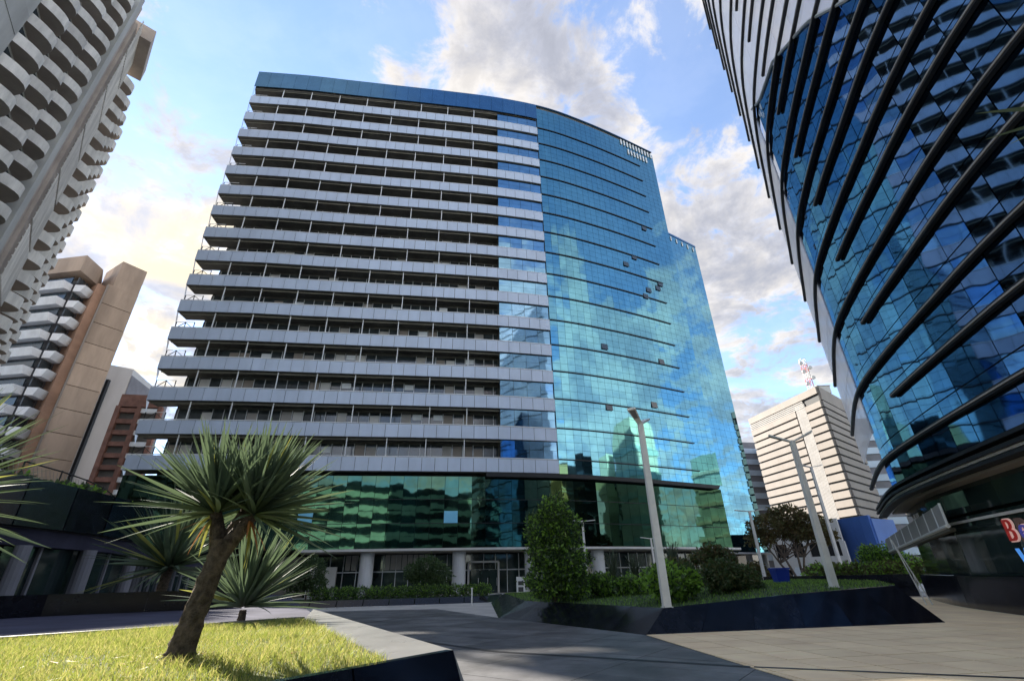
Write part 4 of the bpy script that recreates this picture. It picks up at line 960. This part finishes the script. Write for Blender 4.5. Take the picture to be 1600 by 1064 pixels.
def rosette(parent, c, axis, n, length, lo=-35, hi=88, az=None, dead=0):
    q0 = Vector(axis).normalized().to_track_quat('Z', 'Y')
    for i in range(n):
        a = random.uniform(0, 360) if az is None else random.uniform(*az); u = random.random()
        el = lo + (hi - lo) * u ** .75; key = 'g'
        if random.random() < .04: key = 'y'
        k = min(3, max(0, int((90 - el) / 35))); k = random.choice([k, max(0, k - 1)])
        ln = length * random.uniform(.75, 1.1); d = q0 @ Vector((math.cos(R(a)) * math.cos(R(el)), math.sin(R(a)) * math.cos(R(el)), math.sin(R(el))))
        zax = Vector((0, 0, 1)) - d * d.z
        zax = zax.normalized() if zax.length > .05 else Vector((0, 1, 0)); y = zax.cross(d).normalized(); zax = d.cross(y)
        mw = Matrix.Translation(Vector(c) + d * .05) @ Matrix((d, y, zax)).transposed().to_4x4() @ Matrix.Rotation(R(random.uniform(-50, 50)), 4, 'X') @ Matrix.Diagonal((ln, ln * random.uniform(.8, 1.2), ln, 1))
        LEAVES.setdefault(parent, []).append((leafM[key][k], mw))
def deadleaf(parent, c, az, el, ln, key): 
    d = Vector((math.sin(R(az)) * math.cos(R(el)), math.cos(R(az)) * math.cos(R(el)), math.sin(R(el)))); y = Vector((0, 0, 1)).cross(d).normalized(); z = d.cross(y)
    link('leaf', leafM[key][2], parent, mw=Matrix.Translation(c) @ Matrix((d, y, z)).transposed().to_4x4() @ Matrix.Diagonal((ln, ln * 1.5, ln, 1)))
def ringed_trunk(parent, pts, radii, name='trunk'):
    b = MB(); n = 26; P = []; Rr = []
    for i in range(len(pts) - 1):
        for j in range(6): t = j / 6; P.append(Vector(pts[i]).lerp(Vector(pts[i + 1]), t)); Rr.append(radii[i] * (1 - t) + radii[i + 1] * t)
    P.append(Vector(pts[-1])); Rr.append(radii[-1])
    def prof(i):
        return [P[i] + Vector((math.cos(a), math.sin(a), 0)) * Rr[i] * (1 + .07 * math.sin(i * 2.9 + a * 1.5) + random.uniform(-.10, .10)) for a in [2 * math.pi * k / n for k in range(n)]]
    b.sweep(prof, len(P), M['bark']); return b.build(name, parent, smooth=True)
pal = thing('sword_leaf_palm', 'stout ringed trunk palm with big heads of sword leaves on the lawn', 'palm', (-3.45, 5.95, .88))
Bs = Vector((-3.62, 5.95, .86)); 
ringed_trunk(pal, [Bs, Bs + Vector((.01, .0, .12)), Bs + Vector((.05, .05, .55)), Bs + Vector((.11, .08, .95)), Bs + Vector((.14, .1, 1.22))], [.18, .135, .115, .11, .12])
F_ = Bs + Vector((.12, .1, 1.18))
heads = [(F_ + Vector((-.17, .02, .34)), (-.25, 0, 1)), (F_ + Vector((.24, .12, .32)), (.45, .1, 1)), (F_ + Vector((.05, .3, .42)), (0, .4, 1))]
for hc, ax in heads: b = MB(); b.bar(F_ - Vector((0, 0, .12)), hc, .11, M['bark'], .065, n=10); b.build('branch', pal, smooth=True)
for hc, ax in heads: rosette(pal, hc, ax, 170, 1.08, -6, 88)
for az, el, ln, key in ((-120, -20, .4, 'o'), (-100, -60, .45, 'o'), (170, -70, .45, 'y'), (-175, -60, .4, 'y'), (100, -55, .5, 'o'), (110, -75, .55, 'y'), (90, -45, .45, 'o'), (-140, -70, .3, 'y'), (80, -75, .6, 'y'), (150, -40, .35, 'o')):
    deadleaf(pal, (heads[0][0] if az < 0 or az > 160 else heads[1][0]) + Vector((0, -.06, -.06)), az, el, ln, key)
c5 = azp(-27.0, 13.2); p5 = thing('sword_leaf_palm', 'dark sword leaf rosette on a short stem just behind the stout trunk', 'palm', (c5.x, c5.y, .88))
ringed_trunk(p5, [(c5.x, c5.y, .8), (c5.x, c5.y, .95), (c5.x, c5.y, 1.1)], [.09, .08, .07]); rosette(p5, (c5.x, c5.y, 1.15), (.1, 0, 1), 170, 1.7, 2, 85)
p2 = thing('sword_leaf_palm', 'smaller stemless sword leaf rosette left of the stout trunk behind the lawn', 'palm', (-6.2, 10.2, .8))
c2 = azp(-33.9, 24.0); p2.location = (c2.x, c2.y, .8); ringed_trunk(p2, [(c2.x, c2.y, .8), (c2.x, c2.y, 1.45), (c2.x + .05, c2.y, 2.2)], [.22, .18, .16]); rosette(p2, (c2.x + .05, c2.y, 2.2), (0, 0, 1), 150, 2.9, -20, 80)
for az in (-110, -95, -125): deadleaf(p2, Vector((c2.x, c2.y, 2.1)), az, -8, 2.9, 'y')
c3 = azp(-52.0, 6.6); p3 = thing('sword_leaf_palm', 'sword leaf palm outside the left edge with only its leaf tips reaching in', 'palm', (c3.x, c3.y, .88))
ringed_trunk(p3, [(c3.x, c3.y, .86), (c3.x, c3.y, 1.5), (c3.x, c3.y, 2.2)], [.18, .15, .12]); rosette(p3, (c3.x, c3.y, 2.25), (0, 0, 1), 220, 1.1, -25, 80)
for k_, v_ in LEAVES.items(): pieces(k_, 'leaf', v_, 280)
c4 = azp(62, 9.5); p4 = thing('arching_palm', 'thin arching palm fronds reaching in across the finned tower at the right edge', 'palm', (c4.x, c4.y, 0))
b = MB(); b.bar((c4.x, c4.y, 0), (c4.x, c4.y, 7.2), .13, M['bark'], .1, n=10); b.build('trunk', p4, smooth=True)
for (az, el, ln) in ((-72, 28, 1.5), (-66, 12, 1.4), (-80, -6, 1.5), (20, 20, 1.6), (110, 15, 1.6), (-90, -25, 1.7), (170, 10, 1.6)): deadleaf(p4, Vector((c4.x, c4.y, 7.2)), az, el, ln, 'g')

# ------------------------------------------------------------------ lamp posts
def lamp(label, x, y, z0, z1, wd, rot, span=.85, rise=.14):
    t = thing('lamp_post', label, 'lamp post', (x, y, z0), 'slim plaza lamp posts with winged heads')
    b = MB(); w0, w1 = wd / 2, wd * .36
    b.frust([(x - w0, y - w0, z0 - .1), (x + w0, y - w0, z0 - .1), (x + w0, y + w0, z0 - .1), (x - w0, y + w0, z0 - .1)], [(x - w1, y - w1, z1), (x + w1, y - w1, z1), (x + w1, y + w1, z1), (x - w1, y + w1, z1)], M['pole']); b.build('pole', t)
    b = MB(); b.box((x, y, z0 + .02), (wd * 1.25, wd * 1.25, .05), M['pole']); b.build('base_plate', t)
    for sg_ in (-1, 1):
        d = Vector((math.cos(rot), math.sin(rot), 0)) * sg_; n_ = Vector((-d[1], d[0], 0)); c = Vector((x, y, z1 - .03)); e = c + d * span + Vector((0, 0, rise * span * 2)); h = wd * .62
        b = MB(); v0 = [c + n_ * h * .5, c - n_ * h * .5, e - n_ * h, e + n_ * h]; th = Vector((0, 0, .07))
        b.frust([v - th for v in v0][::-1] if sg_ < 0 else [v - th for v in v0][::-1], [v for v in v0][::-1], M['pole']); hd_ = b.build('lamp_head', t)
        b = MB(); m1, m2 = c.lerp(e, .45), c.lerp(e, .95); b.add([m1 + n_ * h * .5 - th * 1.15, m1 - n_ * h * .5 - th * 1.15, m2 - n_ * h * .7 - th * 1.15, m2 + n_ * h * .7 - th * 1.15], [(0, 1, 2, 3)], M['lens']); b.build('lens', t)
    return t
p = azp(15.35, 18.0); lamp('tall grey lamp post nearest the camera on the black planter edge', p.x, p.y, zp(p.x, p.y), 6.75, .25, R(58), .85, .22)
p = azp(30.6, 24.0); lamp('tall lamp post with V shaped head in front of the beige striped building', p.x, p.y, zp(p.x, p.y), 6.75, .25, R(-20), .85, .22)
p = azp(7.5, 52); lamp('thin white lamp post just right of the dense dark tree', p.x, p.y, 0, 6.7, .26, R(5), 1.3, .04)
p = azp(14.7, 66); lamp('small lamp post with only its head above the bright shrub', p.x, p.y, 0, 5.7, .24, R(5), 1.3, .06)
p = azp(25.0, 50); lamp('thin lamp post beside the right end of the white canopy', p.x, p.y, .2, 6.6, .24, R(-5), 1.25, .06)
p = azp(31.6, 60); lamp('thin far lamp post directly behind the V headed one', p.x, p.y, 0, 11.5, .3, R(10), 1.3, .1)

# ------------------------------------------------------------------ striped building
sb = thing('striped_building', 'beige office block with dark horizontal joints and a louvred strip, roof mast on top', 'office building', (70, 112, 0))
pA, pB, pC = azp(27.15, 143), azp(34.25, 124), azp(36.2, 142); dAB = (pB - pA).normalized(); nAB = Vector((dAB[1], -dAB[0], 0))
bk = Vector((20, 34, 0)); H = 39.5
b = MB(); b.prism([tuple((x)[:2]) for x in (pA, pB, pC, pC + bk, pA + bk)], 0, H - .3, M['black']); b.build('building_core', sb)
nrow = 17; rh = 30.2 / nrow; zb0 = 5.9
pe = pC; dBC = (pe - pB).normalized(); LA = (pB - pA).length; LC = (pe - pB).length
def fpan(parent, name, a, d, u0, u1, z0, z1, mt, proud=.35):
    b = MB(); n_ = Vector((d[1], -d[0], 0)); n_ = n_ if n_.dot(-a) > 0 else -n_
    p, q = a + d * u0, a + d * u1; m_ = (p + q) / 2 + n_ * (proud / 2 - .1); b.box((m_[0], m_[1], (z0 + z1) / 2), (u1 - u0, proud + .2, z1 - z0), mt, math.atan2(d[1], d[0])); return b.build(name, parent)
tall = lambda k: 1.45 if k % 2 == 0 else 1.5
for k in range(nrow):
    z = zb0 + k * rh
    fpan(sb, 'cladding_band', pA, dAB, 0, LA * .68, z + .42, z + rh, M['beige']); fpan(sb, 'cladding_band', pA, dAB, LA * .815, LA - .02, z + .42, z + rh, M['beige'])
    fpan(sb, 'cladding_band', pB, dBC, .02, LC, z + .42, z + rh, M['beige'])
for j in range(9): fpan(sb, 'louvre', pA, dAB, LA * .69 + j * LA * .0135, LA * .69 + j * LA * .0135 + LA * .010, zb0, 37.0, M['grille'], .25)
fpan(sb, 'louvre_backing', pA, dAB, LA * .685, LA * .81, zb0, 37.2, M['grille'], .08)
fpan(sb, 'roof_parapet', pA, dAB, 0, LA - .02, 37.9, H, M['beige'], .4); fpan(sb, 'roof_parapet', pB, dBC, .02, LC, 36.3, H, M['beige'], .4)
for j in range(4): fpan(sb, 'top_louvre', pA, dAB, 0, LA * .8, 36.2 + j * .42, 36.2 + j * .42 + .26, M['grille'], .3)
fpan(sb, 'base_wall', pA, dAB, 0, LA, 0, 5.7, M['white'], .2)
# roof mast
ms_ = thing('roof_mast', 'red and white lattice communications mast on the roof of the striped building', 'mast', tuple(azp(33.7, 128, 39.4)))
mp_ = azp(33.75, 128, 39.4)
for k in range(5):
    b = MB(); mt = M['redp'] if k % 2 else M['white']; z = 39.4 + k * 1.75
    for dx, dy in ((-.5, -.5), (.5, -.5), (.5, .5), (-.5, .5)): b.bar((mp_[0] + dx, mp_[1] + dy, z), (mp_[0] + dx, mp_[1] + dy, z + 1.75), .07, mt, n=4)
    for a, c in (((-.5, -.5), (.5, -.5)), ((.5, -.5), (.5, .5)), ((-.5, -.5), (-.5, .5))): b.bar((mp_[0] + a[0], mp_[1] + a[1], z), (mp_[0] + c[0], mp_[1] + c[1], z + 1.75), .05, mt, n=4); b.bar((mp_[0] + a[0], mp_[1] + a[1], z + 1.75), (mp_[0] + c[0], mp_[1] + c[1], z + 1.75), .05, mt, n=4)
    b.build('mast_section', ms_)
for k, (dx, z) in enumerate(((-.9, 41.5), (.9, 43), (-.9, 44.6), (.9, 45.6), (-1.0, 46.8))): b = MB(); b.bar((mp_[0] + dx, mp_[1] - .6, z), (mp_[0] + dx, mp_[1] - .9, z), .45, M['white'], n=12); b.build('dish', ms_)
eq = thing('roof_plant_room', 'small pale plant room box on the striped building roof beside the mast', 'plant room', tuple(azp(34.4, 131, 39.4)))
q = azp(34.5, 131); b = MB(); b.box((q[0], q[1], 40.2), (3, 3, 1.8), M['white']); b.build('box', eq); b = MB(); b.box((q[0], q[1], 41.15), (3.3, 3.3, .15), M['grille']); b.build('cap', eq)
# low white parking block
pk = thing('parking_block', 'low white car park block with dark openings below the striped building', 'building', (38, 84, 0))
pD, pE = azp(26.2, 96), azp(32.4, 92); dD = (pE - pD).normalized(); LD = (pE - pD).length
b = MB(); b.prism([tuple(x[:2]) for x in (pD + Vector((.3, .5, 0)), pE + Vector((0, .5, 0)), pE + Vector((10, 14, 0)), pD + Vector((10, 14, 0)))], 0, 8.6, M['black']); b.build('core', pk)
for z0_, z1_ in ((0, .5), (1.9, 3.6), (5.6, 8.8)): fpan(pk, 'spandrel', pD, dD, 0, LD, z0_, z1_, M['white'], .3)
for j in range(5): fpan(pk, 'pier', pD, dD, j * LD / 4.2, j * LD / 4.2 + .7, .5, 5.6, M['white'], .28)
bx_ = thing('blue_panel_building', 'plain blue clad box building right of the far lamp posts', 'building', (56, 82, 0))
pF, pG, pH = azp(32.2, 99), azp(35.0, 94), azp(36.6, 100)
dF = (pG - pF).normalized(); LF = (pG - pF).length
for j in range(4): fpan(bx_, 'blue_panel', pF, dF, j * LF / 4, (j + 1) * LF / 4 - .03, 0, 9.1, M['bluep'], .2)
dG = (pH - pG).normalized(); fpan(bx_, 'side_panel', pG, dG, .02, (pH - pG).length, 0, 8.6, M['bluep'], .2)
# striped towers far behind
def bandtower(name, label, c, sx_, sy_, h, rz, base, band, fh=3.6, bh=1.7, cat='tower', z0=0, group=None):
    t = thing(name, label, cat, (*c, 0), group)
    b = MB(); b.box((*c, h / 2), (sx_, sy_, h), base, rz); b.build('wall', t)
    for k in range(int((h - 1) / fh)):
        b = MB(); b.box((*c, 2 + k * fh), (sx_ + .6, sy_ + .6, bh), band, rz); b.build('band', t)
    return t
q = azp(26.9, 190); bandtower('far_tower', 'blue grey banded block glimpsed between the rear wing and the striped building', q[:2], 30, 18, 41, R(10), M['lilac'], M['striper'])
q = azp(37.8, 175); bandtower('far_tower', 'blue grey banded block glimpsed between the striped building and the finned tower', q[:2], 22, 18, 40, R(-8), M['lilac'], M['striper'])

# buildings behind and beside the camera, seen in the mirror glass
bandtower('city_block', 'pale green balconied block mirrored in the podium glass', (-16, -34), 62, 14, 27, R(-7), M['win'], M['greenb'], 3.7, 1.5)
bandtower('city_block', 'cream tower mirrored in the right part of the curtain wall', (98, 34), 17, 12, 47, R(25), M['cream'], M['greenb'], 7, 2.2)
bandtower('city_block', 'dark tower mirrored in the curtain wall beside the cream one', (78, 6), 14, 14, 36, R(15), M['black'], M['win'], 4, 1.2)
bandtower('city_block', 'ochre block mirrored low in the curtain wall', (62, -18), 12, 12, 30, R(15), M['ochre'], M['ochre'], 5, .6)
bandtower('city_block', 'green cream slim tower mirrored near the corner of the curtain wall', (128, 62), 12, 14, 38, R(30), M['greenb'], M['cream'], 5, 1)
bandtower('city_block', 'dark banded block mirrored behind the cream tower', (115, 20), 20, 14, 34, R(30), M['black'], M['striper'], 4, .8)
bandtower('city_block', 'narrow dark tower mirrored beside the lobby axis', (26, -30), 14, 12, 34, R(0), M['win'], M['black'], 4, 1)

bandtower('city_block', 'slim cream tower mirrored right of the dark one', (104, 12), 6, 10, 40, R(20), M['cream'], M['cream'], 8, .3)
bandtower('city_block', 'blue banded tower mirrored far right in the curtain wall', (140, 84), 9, 14, 34, R(40), M['bluep'], M['striper'], 5, .8)
bandtower('city_block', 'ochre slim block mirrored at the left of the curtain wall', (88, -40), 9, 12, 42, R(10), M['ochre'], M['cream'], 6, .5)
bandtower('city_block', 'tall black tower mirrored behind the ochre one', (112, -52), 26, 16, 46, R(10), M['black'], M['win'], 4, .8)

# ------------------------------------------------------------------ small things
def car(label, x, y, rz, mt, h=1.45, ln=4.2, name='parked_car', cat='car'):
    t = thing(name, label, cat, (x, y, 0)); ca, sa = math.cos(rz), math.sin(rz)
    def W(px, py, pz): return (x + px * ca - py * sa, y + px * sa + py * ca, pz)
    prof_ = [(-.5, .35), (-.5, .8), (-.46, .92), (-.28, .98), (-.16, 1.0 * h), (.16, 1.0 * h), (.30, .98), (.49, .85), (.5, .35)]
    b = MB(); hw = .85; n = len(prof_); vs = [W(a * ln, -hw * (1 if z < 1 else .82), z) for a, z in prof_] + [W(a * ln, hw * (1 if z < 1 else .82), z) for a, z in prof_]
    b.add(vs, [(i, n + i, n + (i + 1) % n, (i + 1) % n) for i in range(n)] + [tuple(range(n)), tuple(range(n, 2 * n))[::-1]], mt); b.build('body', t)
    for sy in (-1, 1):
        b = MB(); b.add([W(-.25 * ln, sy * hw * .93, 1.0), W(.26 * ln, sy * hw * .93, 1.0), W(.15 * ln, sy * hw * .86, h - .07), W(-.15 * ln, sy * hw * .86, h - .07)], [(0, 1, 2, 3)], M['win']); b.build('side_window', t)
        for sx_ in (-.32, .32): b = MB(); b.bar(W(sx_ * ln, sy * (hw - .2), .33), W(sx_ * ln, sy * (hw + .03), .33), .33, M['tyre'], n=14); b.build('wheel', t)
    return t
q = azp(25.4, 72); car('silver blue parked car beyond the thin lamp post base', q.x, q.y, R(8), M['cars'])
q = azp(28.6, 78); car('white parked van beneath the brown leaved tree', q.x, q.y, R(5), M['carw'], 2.1, 4.8, 'parked_van', 'van')
q = atp = azp(-1.6, 33); b = MB(); b.bar((q.x, q.y, -.02), (q.x, q.y, .006), .45, M['dark'], n=20); tag(b.build('manhole_cover', None, (q.x, q.y, 0)), 'round dark manhole cover in the pale paving before the entrance', 'manhole cover')
bn = thing('waste_bin', 'bright blue waste bin on the far edge of the right planter', 'bin', tuple(azp(26.4, 37.5, .9)))
q = azp(26.4, 36, .98); b = MB(); b.frust([(q.x - .32, q.y - .3, q.z), (q.x + .32, q.y - .3, q.z), (q.x + .32, q.y + .3, q.z), (q.x - .32, q.y + .3, q.z)], [(q.x - .42, q.y - .4, q.z + .75), (q.x + .42, q.y - .4, q.z + .75), (q.x + .42, q.y + .4, q.z + .75), (q.x - .42, q.y + .4, q.z + .75)], M['bin']); b.build('bin_body', bn)
b = MB(); b.box((q.x, q.y, q.z + .8), (.9, .9, .09), M['bin']); b.build('lid', bn)
tk = thing('totem_sign', 'small white totem sign standing between the entrance and the third column', 'sign', tuple(azp(.35, 52)))
q = azp(.35, 52); b = MB(); b.box((q.x, q.y, .85), (.85, .25, 1.7), M['signw']); b.build('board', tk)
for z_, h_ in ((1.15, .35), (.6, .4)): b = MB(); b.box((q.x, q.y - .14, z_), (.5, .04, h_), M['ink']); b.build('dark_square', tk)
pt = thing('flower_trough', 'pale stone trough at the foot of the third column', 'trough', tuple(azp(1.9, 57)))
q = azp(1.95, 57); b = MB(); b.frust([(q.x - 1.3, q.y - .5, 0), (q.x + 1.3, q.y - .5, 0), (q.x + 1.3, q.y + .5, 0), (q.x - 1.3, q.y + .5, 0)], [(q.x - 1.5, q.y - .6, .45), (q.x + 1.5, q.y - .6, .45), (q.x + 1.5, q.y + .6, .45), (q.x - 1.5, q.y + .6, .45)], M['white']); b.build('trough_body', pt)
link('plants', leafmesh('plants', 900, .2, [((0, 0, .7), (1.1, .4, .5))], [M['fol']]), pt, loc=(q.x, q.y, .3))
bo_ = thing('bollard', 'thin pale bollard post in front of the hedge wall', 'bollard', tuple(azp(-4.9, 36)))
q = azp(-4.9, 36); b = MB(); b.bar((q.x, q.y, 0), (q.x, q.y, 1.0), .05, M['pole'], n=10); b.build('shaft', bo_); b = MB(); b.bar((q.x, q.y, 1.0), (q.x, q.y, 1.08), .08, M['pole'], n=10); b.build('cap', bo_)

# seated person near the terrace
def person(label, x, y, z, rz):
    t = thing('person', label, 'person', (x, y, z)); J = {'pel': (0, 0, .5), 'ch': (0, .06, .82), 'nk': (0, .1, 1.02), 'hd': (0, .14, 1.14), 'ht': (0, .15, 1.24)}
    for s_, sx_ in (('l', -1), ('r', 1)):
        J['sh' + s_] = (sx_ * .19, .08, .95); J['el' + s_] = (sx_ * .25, .2, .7); J['wr' + s_] = (sx_ * .12, .42, .62)
        J['hp' + s_] = (sx_ * .10, .02, .48); J['kn' + s_] = (sx_ * .13, .45, .5); J['an' + s_] = (sx_ * .13, .48, .08); J['to' + s_] = (sx_ * .14, .62, .04)
    E_ = [('pel', 'ch'), ('ch', 'nk'), ('nk', 'hd'), ('hd', 'ht')]
    for s_ in 'lr': E_ += [('ch', 'sh' + s_), ('sh' + s_, 'el' + s_), ('el' + s_, 'wr' + s_), ('pel', 'hp' + s_), ('hp' + s_, 'kn' + s_), ('kn' + s_, 'an' + s_), ('an' + s_, 'to' + s_)]
    rad = dict(pel=.16, ch=.17, nk=.06, hd=.10, ht=.08, sh=.075, el=.045, wr=.032, hp=.10, kn=.07, an=.045, to=.035)
    ks = list(J); me = bpy.data.meshes.new('body'); me.from_pydata([J[k] for k in ks], [(ks.index(a), ks.index(c)) for a, c in E_], [])
    o = bpy.data.objects.new('body', me); COL.objects.link(o); o.parent = t; o.rotation_euler = (0, 0, rz)
    sk = o.modifiers.new('skin', 'SKIN'); o.modifiers.new('sub', 'SUBSURF').render_levels = 2
    for i, k in enumerate(ks):
        r_ = rad.get(k, rad.get(k[:2], .05)); v = me.skin_vertices[0].data[i]; v.radius = (r_, r_); v.use_root = (k == 'pel')
    dg = bpy.context.evaluated_depsgraph_get(); dg.update(); ev = o.evaluated_get(dg); m2 = bpy.data.meshes.new_from_object(ev)
    o.modifiers.clear(); o.data = m2; m2.materials.clear()
    for mt in (M['shirt'], M['trous'], M['skin']): m2.materials.append(mt)
    for p_ in m2.polygons:
        c = p_.center; p_.material_index = 2 if c.z > 1.03 or (abs(c.x) < .2 and c.y > .33 and .56 < c.z < .7) else (1 if c.z < .58 else 0); p_.use_smooth = True
    return t
q = azp(-26.3, 30); person('person in a pale shirt sitting hunched near the terrace corner', q.x, q.y, .8, R(150))
